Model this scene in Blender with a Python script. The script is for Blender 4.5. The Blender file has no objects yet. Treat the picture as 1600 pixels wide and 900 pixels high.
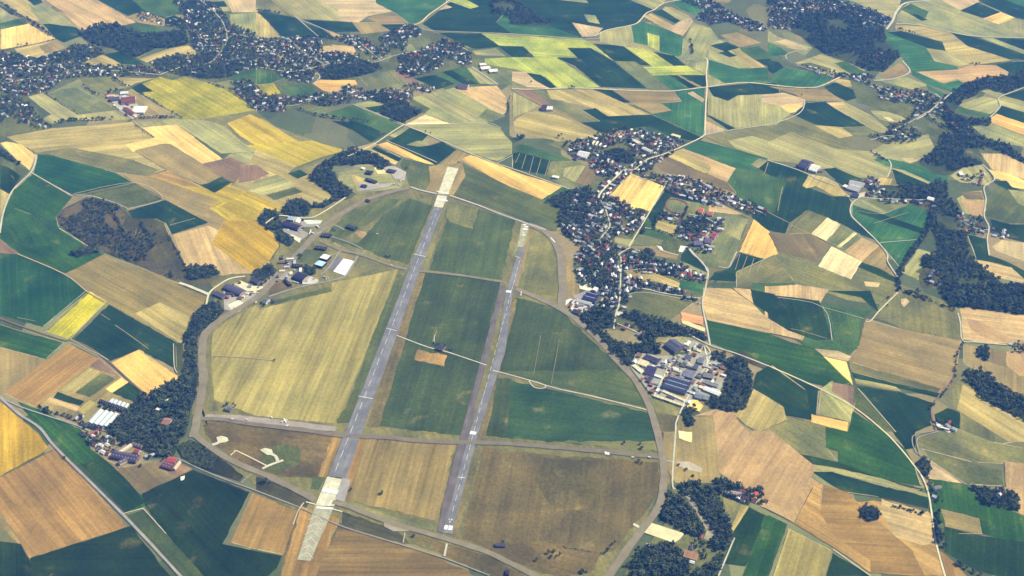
import bpy, bmesh, math, random
from mathutils import Vector, Matrix
import numpy as np

random.seed(7)
rng = np.random.default_rng(11)
S = bpy.context.scene
COL = S.collection

# ------------------------------------------------------------------ camera
CAM_H = 2100.0
PITCH = math.radians(35.0)          # below the horizon
F_PX = 1750.0                       # focal length in photo pixels (1600 wide)
cam_data = bpy.data.cameras.new('camera')
cam_data.sensor_width = 36.0
cam_data.lens = 36.0 * F_PX / 1600.0
cam_data.clip_start = 1.0
cam_data.clip_end = 120000.0
cam = bpy.data.objects.new('camera', cam_data)
COL.objects.link(cam)
cam.location = (0, 0, CAM_H)
cam.rotation_euler = (math.pi / 2 - PITCH, 0, 0)
S.camera = cam

# ------------------------------------------------------------------ world, sun, exposure
SUN_EL = math.radians(49.0)
SUN_AZ = math.radians(76.0)         # clockwise from the view direction (+Y)
world = bpy.data.worlds.new('World')
S.world = world
world.use_nodes = True
wn = world.node_tree
bg = wn.nodes['Background']
sky = wn.nodes.new('ShaderNodeTexSky')
sky.sky_type = 'NISHITA'
sky.sun_disc = False
sky.sun_elevation = SUN_EL
sky.sun_rotation = SUN_AZ
wn.links.new(sky.outputs[0], bg.inputs['Color'])
bg.inputs['Strength'].default_value = 0.055
sun_data = bpy.data.lights.new('sun', 'SUN')
sun_data.energy = 4.8
sun_data.angle = math.radians(0.53)
sun_data.color = (1.0, 0.98, 0.94)
sun = bpy.data.objects.new('sun', sun_data)
COL.objects.link(sun)
sd = Vector((math.sin(SUN_AZ) * math.cos(SUN_EL), math.cos(SUN_AZ) * math.cos(SUN_EL), math.sin(SUN_EL)))
sun.rotation_euler = sd.to_track_quat('Z', 'Y').to_euler()
sun.location = (0, 3000, 6000)
S.view_settings.view_transform = 'Standard'
S.view_settings.look = 'None'
S.view_settings.exposure = 0.62
S.view_settings.gamma = 1.0
S.view_settings.use_curve_mapping = False
S.render.engine = 'CYCLES'
S.cycles.max_bounces = 5
S.cycles.diffuse_bounces = 2
S.cycles.volume_bounces = 1
S.cycles.transparent_max_bounces = 8
S.cycles.use_denoising = True

# ------------------------------------------------------------------ helpers
CP, SP = math.cos(PITCH), math.sin(PITCH)

def G(x, y, z=0.0):
    """point of the plain (height z) seen at photo pixel x, y (1600x900)"""
    u = (x - 800.0) / F_PX
    v = (450.0 - y) / F_PX
    d = Vector((u, CP + v * SP, -SP + v * CP))
    t = (z - CAM_H) / d.z
    return Vector((d.x * t, d.y * t))

def P(p, z=0.0):
    """world point -> photo pixel"""
    r = Vector((p[0], p[1], z - CAM_H))
    fwd = r.y * CP - r.z * SP
    up = r.y * SP + r.z * CP
    return 800 + F_PX * r.x / fwd, 450 - F_PX * up / fwd

def mpp(x, y):
    """metres across one photo pixel on the ground at that pixel"""
    g = G(x, y)
    fwd = g.y * CP + CAM_H * SP
    return fwd / F_PX

def lin(c):
    r = []
    for k in c:
        k = k / 255.0
        r.append(k / 12.92 if k <= 0.04045 else ((k + 0.055) / 1.055) ** 2.4)
    return r

AK = 0.86
def alb(c, k=1.0):
    return [min(0.85, v * AK * k) for v in lin(c)]

TILE = {'A1': (0, 0), 'A2': (400, 0), 'A3': (800, 0), 'A4': (1200, 0),
        'B1': (0, 225), 'B2': (400, 225), 'B3': (800, 225), 'B4': (1200, 225),
        'C1': (0, 450), 'C2': (400, 450), 'C3': (800, 450), 'C4': (1200, 450),
        'D1': (0, 675), 'D2': (400, 675), 'D3': (800, 675), 'D4': (1200, 675), 'FF': None,
        'Z1': (640, 240, 6.6667), 'Z2': (420, 330, 6.6667), 'Z3': (280, 420, 6.6667), 'Z4': (290, 630, 6.6667),
        'Z5': (760, 370, 6.6667), 'Z6': (970, 530, 6.6667), 'Z7': (120, 590, 6.6667), 'Z8': (600, 765, 6.6667),
        'Y1': (860, 290, 6.6667), 'Y2': (1000, 290, 6.6667), 'Y3': (880, 410, 6.6667), 'Y4': (960, 740, 6.6667),
        'Y5': (560, 220, 6.6667), 'Y6': (160, 100, 6.6667), 'Y8': (900, 190, 6.6667), 'Y7': (430, 720, 8.889)}

def coords(tile, s):
    n = [float(v) for v in s.split()]
    t = TILE[tile]
    if t is None:
        return [(n[i], n[i + 1]) for i in range(0, len(n), 2)]
    k = t[2] if len(t) > 2 else 4.0
    return [(t[0] + n[i] / k, t[1] + n[i + 1] / k) for i in range(0, len(n), 2)]

def prop(o, label=None, cat=None, group=None, kind=None):
    if label: o['label'] = label
    if cat: o['category'] = cat
    if group: o['group'] = group
    if kind: o['kind'] = kind
    return o

def new_obj(name, me, parent=None, mat=None, loc=None, rotz=0.0):
    o = bpy.data.objects.new(name, me)
    COL.objects.link(o)
    if parent is not None:
        o.parent = parent
    if loc is not None:
        o.location = loc
    if rotz:
        o.rotation_euler = (0, 0, rotz)
    if mat is not None and me is not None and not me.materials:
        for m in (mat if isinstance(mat, (list, tuple)) else [mat]):
            me.materials.append(m)
    return o

# ------------------------------------------------------------------ materials
def nodes(name):
    m = bpy.data.materials.new(name)
    m.use_nodes = True
    nt = m.node_tree
    nt.nodes.clear()
    out = nt.nodes.new('ShaderNodeOutputMaterial')
    b = nt.nodes.new('ShaderNodeBsdfPrincipled')
    b.inputs['Roughness'].default_value = 0.9
    b.inputs['Specular IOR Level'].default_value = 0.12
    nt.links.new(b.outputs[0], out.inputs[0])
    return m, nt, b

def N(nt, t, **kw):
    n = nt.nodes.new(t)
    for k, v in kw.items():
        setattr(n, k, v)
    return n

def math_n(nt, op, a, b=None, c=None):
    n = N(nt, 'ShaderNodeMath', operation=op)
    for i, v in enumerate((a, b, c)):
        if v is None:
            continue
        if isinstance(v, (int, float)):
            n.inputs[i].default_value = v
        else:
            nt.links.new(v, n.inputs[i])
    return n.outputs[0]

def vmul(nt, col, fac):
    n = N(nt, 'ShaderNodeVectorMath', operation='SCALE')
    nt.links.new(col, n.inputs[0])
    if isinstance(fac, (int, float)):
        n.inputs['Scale'].default_value = fac
    else:
        nt.links.new(fac, n.inputs['Scale'])
    return n.outputs[0]

def noise(nt, vec, scale, detail=3.0, w=None, rough=0.55):
    n = N(nt, 'ShaderNodeTexNoise', noise_dimensions='4D' if w is not None else '3D')
    n.inputs['Scale'].default_value = scale
    n.inputs['Detail'].default_value = detail
    n.inputs['Roughness'].default_value = rough
    nt.links.new(vec, n.inputs['Vector'])
    if w is not None:
        nt.links.new(w, n.inputs['W'])
    return n.outputs[0]

def mapping(nt, vec, scale):
    n = N(nt, 'ShaderNodeMapping')
    n.inputs['Scale'].default_value = scale
    nt.links.new(vec, n.inputs['Vector'])
    return n.outputs[0]

def ramp2(nt, fac, a, b, va, vb):
    n = N(nt, 'ShaderNodeMapRange')
    nt.links.new(fac, n.inputs['Value'])
    n.inputs['From Min'].default_value = a
    n.inputs['From Max'].default_value = b
    n.inputs['To Min'].default_value = va
    n.inputs['To Max'].default_value = vb
    return n.outputs[0]

def mixc(nt, fac, a, b):
    n = N(nt, 'ShaderNodeMix', data_type='RGBA')
    if isinstance(fac, (int, float)):
        n.inputs[0].default_value = fac
    else:
        nt.links.new(fac, n.inputs[0])
    for i, v in ((6, a), (7, b)):
        if isinstance(v, (tuple, list)):
            n.inputs[i].default_value = (*v[:3], 1)
        else:
            nt.links.new(v, n.inputs[i])
    return n.outputs[2]

def field_material(name, patch=0.3, fine=0.16, tram=0.0, streak=0.2, warm=0.25, tram_w=26.0, bare=0.3):
    """crop: colour of the object, rows along local x, uneven growth and machine tracks"""
    m, nt, b = nodes(name)
    oi = N(nt, 'ShaderNodeObjectInfo')
    tc = N(nt, 'ShaderNodeTexCoord')
    seed = math_n(nt, 'MULTIPLY', oi.outputs['Random'], 97.0)
    v = tc.outputs['Object']
    n1 = noise(nt, v, 0.0075, 4.0, seed)
    n2 = noise(nt, v, 0.11, 4.0, seed, 0.8)
    st = noise(nt, mapping(nt, v, (0.0035, 0.11, 1.0)), 1.0, 3.0, seed, 0.65)
    st2 = noise(nt, mapping(nt, v, (0.0015, 0.022, 1.0)), 1.0, 2.0, seed)
    f = ramp2(nt, n1, 0.3, 0.7, 1 - patch, 1 + patch)
    f2 = ramp2(nt, n2, 0.25, 0.75, 1 - fine, 1 + fine)
    f3 = ramp2(nt, st, 0.25, 0.75, 1 - streak, 1 + streak)
    f4 = ramp2(nt, st2, 0.3, 0.7, 1 - streak * 0.8, 1 + streak * 0.8)
    tot = math_n(nt, 'MULTIPLY', math_n(nt, 'MULTIPLY', f, f2), math_n(nt, 'MULTIPLY', f3, f4))
    if tram > 0:
        sx = N(nt, 'ShaderNodeSeparateXYZ')
        nt.links.new(v, sx.inputs[0])
        fr = math_n(nt, 'FRACT', math_n(nt, 'DIVIDE', sx.outputs[1], tram_w))
        ln = math_n(nt, 'LESS_THAN', fr, 0.11)
        amp = math_n(nt, 'MULTIPLY', ln, oi.outputs['Alpha'])
        tot = math_n(nt, 'MULTIPLY', tot, math_n(nt, 'MULTIPLY_ADD', amp, tram, 1.0))
    hue = mixc(nt, ramp2(nt, n1, 0.35, 0.7, 0.0, 1.0), (1, 1, 1), (1 + warm * 0.7, 1.0, 1 - warm))
    # thin, poor spots where the ground shows
    n5 = noise(nt, v, 0.013, 4.0, math_n(nt, 'ADD', seed, 13.0), 0.6)
    spot = ramp2(nt, n5, 0.60, 0.76, 0.0, bare)
    base = mixc(nt, spot, oi.outputs['Color'], alb((176, 160, 116)))
    mul = N(nt, 'ShaderNodeVectorMath', operation='MULTIPLY')
    nt.links.new(base, mul.inputs[0])
    nt.links.new(hue, mul.inputs[1])
    nt.links.new(vmul(nt, mul.outputs[0], tot), b.inputs['Base Color'])
    b.inputs['Roughness'].default_value = 1.0
    b.inputs['Specular IOR Level'].default_value = 0.03
    return m

M = {}
M['crop'] = field_material('green_crop', 0.32, 0.45, 0.4, 0.26, 0.3, bare=0.2)
M['straw'] = field_material('ripe_crop', 0.17, 0.30, -0.3, 0.36, 0.10, 18.0)
M['meadow'] = field_material('meadow_grass', 0.28, 0.42, 0.0, 0.24, 0.24)
M['soil'] = field_material('bare_soil', 0.18, 0.3, -0.2, 0.26, 0.12, 14.0)
M['scrub'] = field_material('rough_grass', 0.34, 0.5, 0.0, 0.2, 0.2)

def surface(name, col, var=0.15, scale=0.03, fine=0.4, rough=0.85, spec=0.25, use_obj=False, joints=None, streak=0.0):
    m, nt, b = nodes(name)
    tc = N(nt, 'ShaderNodeTexCoord')
    v = tc.outputs['Object']
    n1 = noise(nt, v, scale, 4.0)
    n2 = noise(nt, v, fine, 3.0, rough=0.7)
    f = math_n(nt, 'MULTIPLY', ramp2(nt, n1, 0.3, 0.7, 1 - var, 1 + var), ramp2(nt, n2, 0.25, 0.75, 1 - var * 0.8, 1 + var * 0.8))
    if streak:
        s1 = noise(nt, mapping(nt, v, (0.006, 0.22, 1.0)), 1.0, 3.0, rough=0.6)
        s2 = noise(nt, mapping(nt, v, (0.02, 0.02, 1.0)), 1.0, 2.0)
        f = math_n(nt, 'MULTIPLY', f, ramp2(nt, s1, 0.3, 0.7, 1 - streak, 1 + streak * 0.7))
        f = math_n(nt, 'MULTIPLY', f, ramp2(nt, s2, 0.48, 0.52, 0.93, 1.05))
    if joints:
        br = N(nt, 'ShaderNodeTexBrick')
        br.offset = 0.0
        br.inputs['Scale'].default_value = 1.0
        br.inputs['Mortar Size'].default_value = joints[1]
        br.inputs['Brick Width'].default_value = joints[0]
        br.inputs['Row Height'].default_value = joints[0]
        br.inputs['Color1'].default_value = (1, 1, 1, 1)
        br.inputs['Color2'].default_value = (0.86, 0.86, 0.86, 1)
        br.inputs['Mortar'].default_value = (0.68, 0.68, 0.66, 1)
        nt.links.new(v, br.inputs['Vector'])
        f = math_n(nt, 'MULTIPLY', f, br.outputs['Color'])
    if use_obj:
        oi = N(nt, 'ShaderNodeObjectInfo')
        base = oi.outputs['Color']
    else:
        c = N(nt, 'ShaderNodeRGB')
        c.outputs[0].default_value = (*col, 1)
        base = c.outputs[0]
    nt.links.new(vmul(nt, base, f), b.inputs['Base Color'])
    b.inputs['Roughness'].default_value = rough
    b.inputs['Specular IOR Level'].default_value = spec
    return m

M['asphalt'] = surface('runway_asphalt', alb((118, 117, 116)), 0.16, 0.02, 0.3, streak=0.22)
M['asphalt_dark'] = surface('old_asphalt', alb((104, 95, 90)), 0.24, 0.03, 0.3, streak=0.2)
M['concrete'] = surface('runway_concrete', alb((206, 203, 170)), 0.22, 0.05, 0.5, joints=(9.0, 0.3))
M['concrete_old'] = surface('weathered_concrete', alb((168, 164, 132)), 0.2, 0.05, 0.5, joints=(9.0, 0.35))
M['paving'] = surface('worn_paving', None, 0.17, 0.035, 0.3, use_obj=True)
M['paint'] = surface('white_marking_paint', (0.62, 0.62, 0.58), 0.2, 0.15, 0.8)
M['roof'] = surface('roof_covering', None, 0.16, 0.12, 1.1, use_obj=True)
M['wall'] = surface('rendered_wall', None, 0.08, 0.15, 1.0, use_obj=True)
M['dark_opening'] = surface('dark_doorway', (0.03, 0.03, 0.035), 0.1)
M['verge_pale'] = surface('dry_grass_verge', alb((168, 156, 116)), 0.25, 0.06, 0.5)
M['verge_dark'] = surface('ditch_grass', alb((64, 62, 44)), 0.3, 0.06, 0.5)
M['bark'] = surface('bark', (0.07, 0.05, 0.035), 0.2, 0.5, 2.0)
M['metal_trim'] = surface('painted_metal', None, 0.08, 0.3, 1.0, rough=0.5, spec=0.5, use_obj=True)

def glass_mat():
    m, nt, b = nodes('greenhouse_glass')
    b.inputs['Base Color'].default_value = (0.46, 0.52, 0.50, 1)
    b.inputs['Roughness'].default_value = 0.25
    b.inputs['Specular IOR Level'].default_value = 0.6
    return m
M['glass'] = glass_mat()

def leaf_material(name, c1, c2):
    m, nt, b = nodes(name)
    oi = N(nt, 'ShaderNodeObjectInfo')
    tc = N(nt, 'ShaderNodeTexCoord')
    n = noise(nt, tc.outputs['Object'], 0.5, 3.0)
    base = mixc(nt, oi.outputs['Random'], c1, c2)
    nt.links.new(vmul(nt, base, ramp2(nt, n, 0.3, 0.7, 0.72, 1.3)), b.inputs['Base Color'])
    b.inputs['Roughness'].default_value = 0.75
    b.inputs['Specular IOR Level'].default_value = 0.15
    return m
M['leaf'] = leaf_material('foliage', (0.022, 0.036, 0.022), (0.085, 0.105, 0.045))
M['leaf_dark'] = leaf_material('dark_foliage', (0.020, 0.034, 0.028), (0.045, 0.062, 0.038))
M['leaf_light'] = leaf_material('pale_foliage', (0.045, 0.062, 0.034), (0.075, 0.085, 0.04))
# ------------------------------------------------------------------ colours of the fields (dry-day ground colours)
PAL = {
    'DG': ('crop', (38, 62, 26)), 'DB': ('crop', (33, 58, 32)), 'DK': ('crop', (34, 52, 22)), 'GG': ('crop', (64, 92, 46)),
    'EG': ('crop', (48, 82, 30)), 'BG': ('crop', (56, 98, 56)), 'GR': ('meadow', (84, 94, 50)), 'GY': ('meadow', (106, 114, 70)),
    'LG': ('meadow', (136, 140, 90)), 'OG': ('meadow', (112, 114, 68)), 'KH': ('straw', (166, 152, 90)), 'KG': ('straw', (150, 148, 92)),
    'TN': ('straw', (184, 160, 108)), 'PT': ('soil', (180, 162, 118)), 'BR': ('soil', (116, 104, 68)), 'BT': ('soil', (140, 126, 78)),
    'OR': ('straw', (212, 174, 94)), 'GO': ('straw', (220, 188, 108)), 'PG': ('straw', (220, 204, 150)), 'YG': ('crop', (146, 144, 42)), 'YB': ('crop', (182, 176, 30)),
    'YE': ('straw', (172, 154, 46)), 'YD': ('straw', (166, 138, 34)), 'GB': ('scrub', (102, 92, 54)), 'GS': ('straw', (124, 104, 58)), 'GT': ('scrub', (160, 132, 76)),
    'PK': ('soil', (172, 146, 98)), 'RB': ('soil', (128, 106, 80)), 'LY': ('crop', (152, 166, 74)), 'GC': ('straw', (150, 140, 78)),
    'SC': ('scrub', (76, 76, 46)), 'AG': ('meadow', (78, 92, 48)), 'AD': ('meadow', (66, 80, 42)), 'TB': ('straw', (146, 118, 64)), 'VG': ('scrub', (92, 98, 58)),
    'GM': ('scrub', (90, 84, 48)),
    'TG': ('straw', (166, 136, 76)), 'FG': ('crop', (40, 76, 38)),
    'KO': ('straw', (132, 118, 66)),
    'AH': ('meadow', (52, 78, 42)),
    'GP': ('straw', (136, 120, 70)),
    'BS': ('scrub', (112, 104, 64)),
    'WF': ('scrub', (44, 48, 28)),
}
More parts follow.
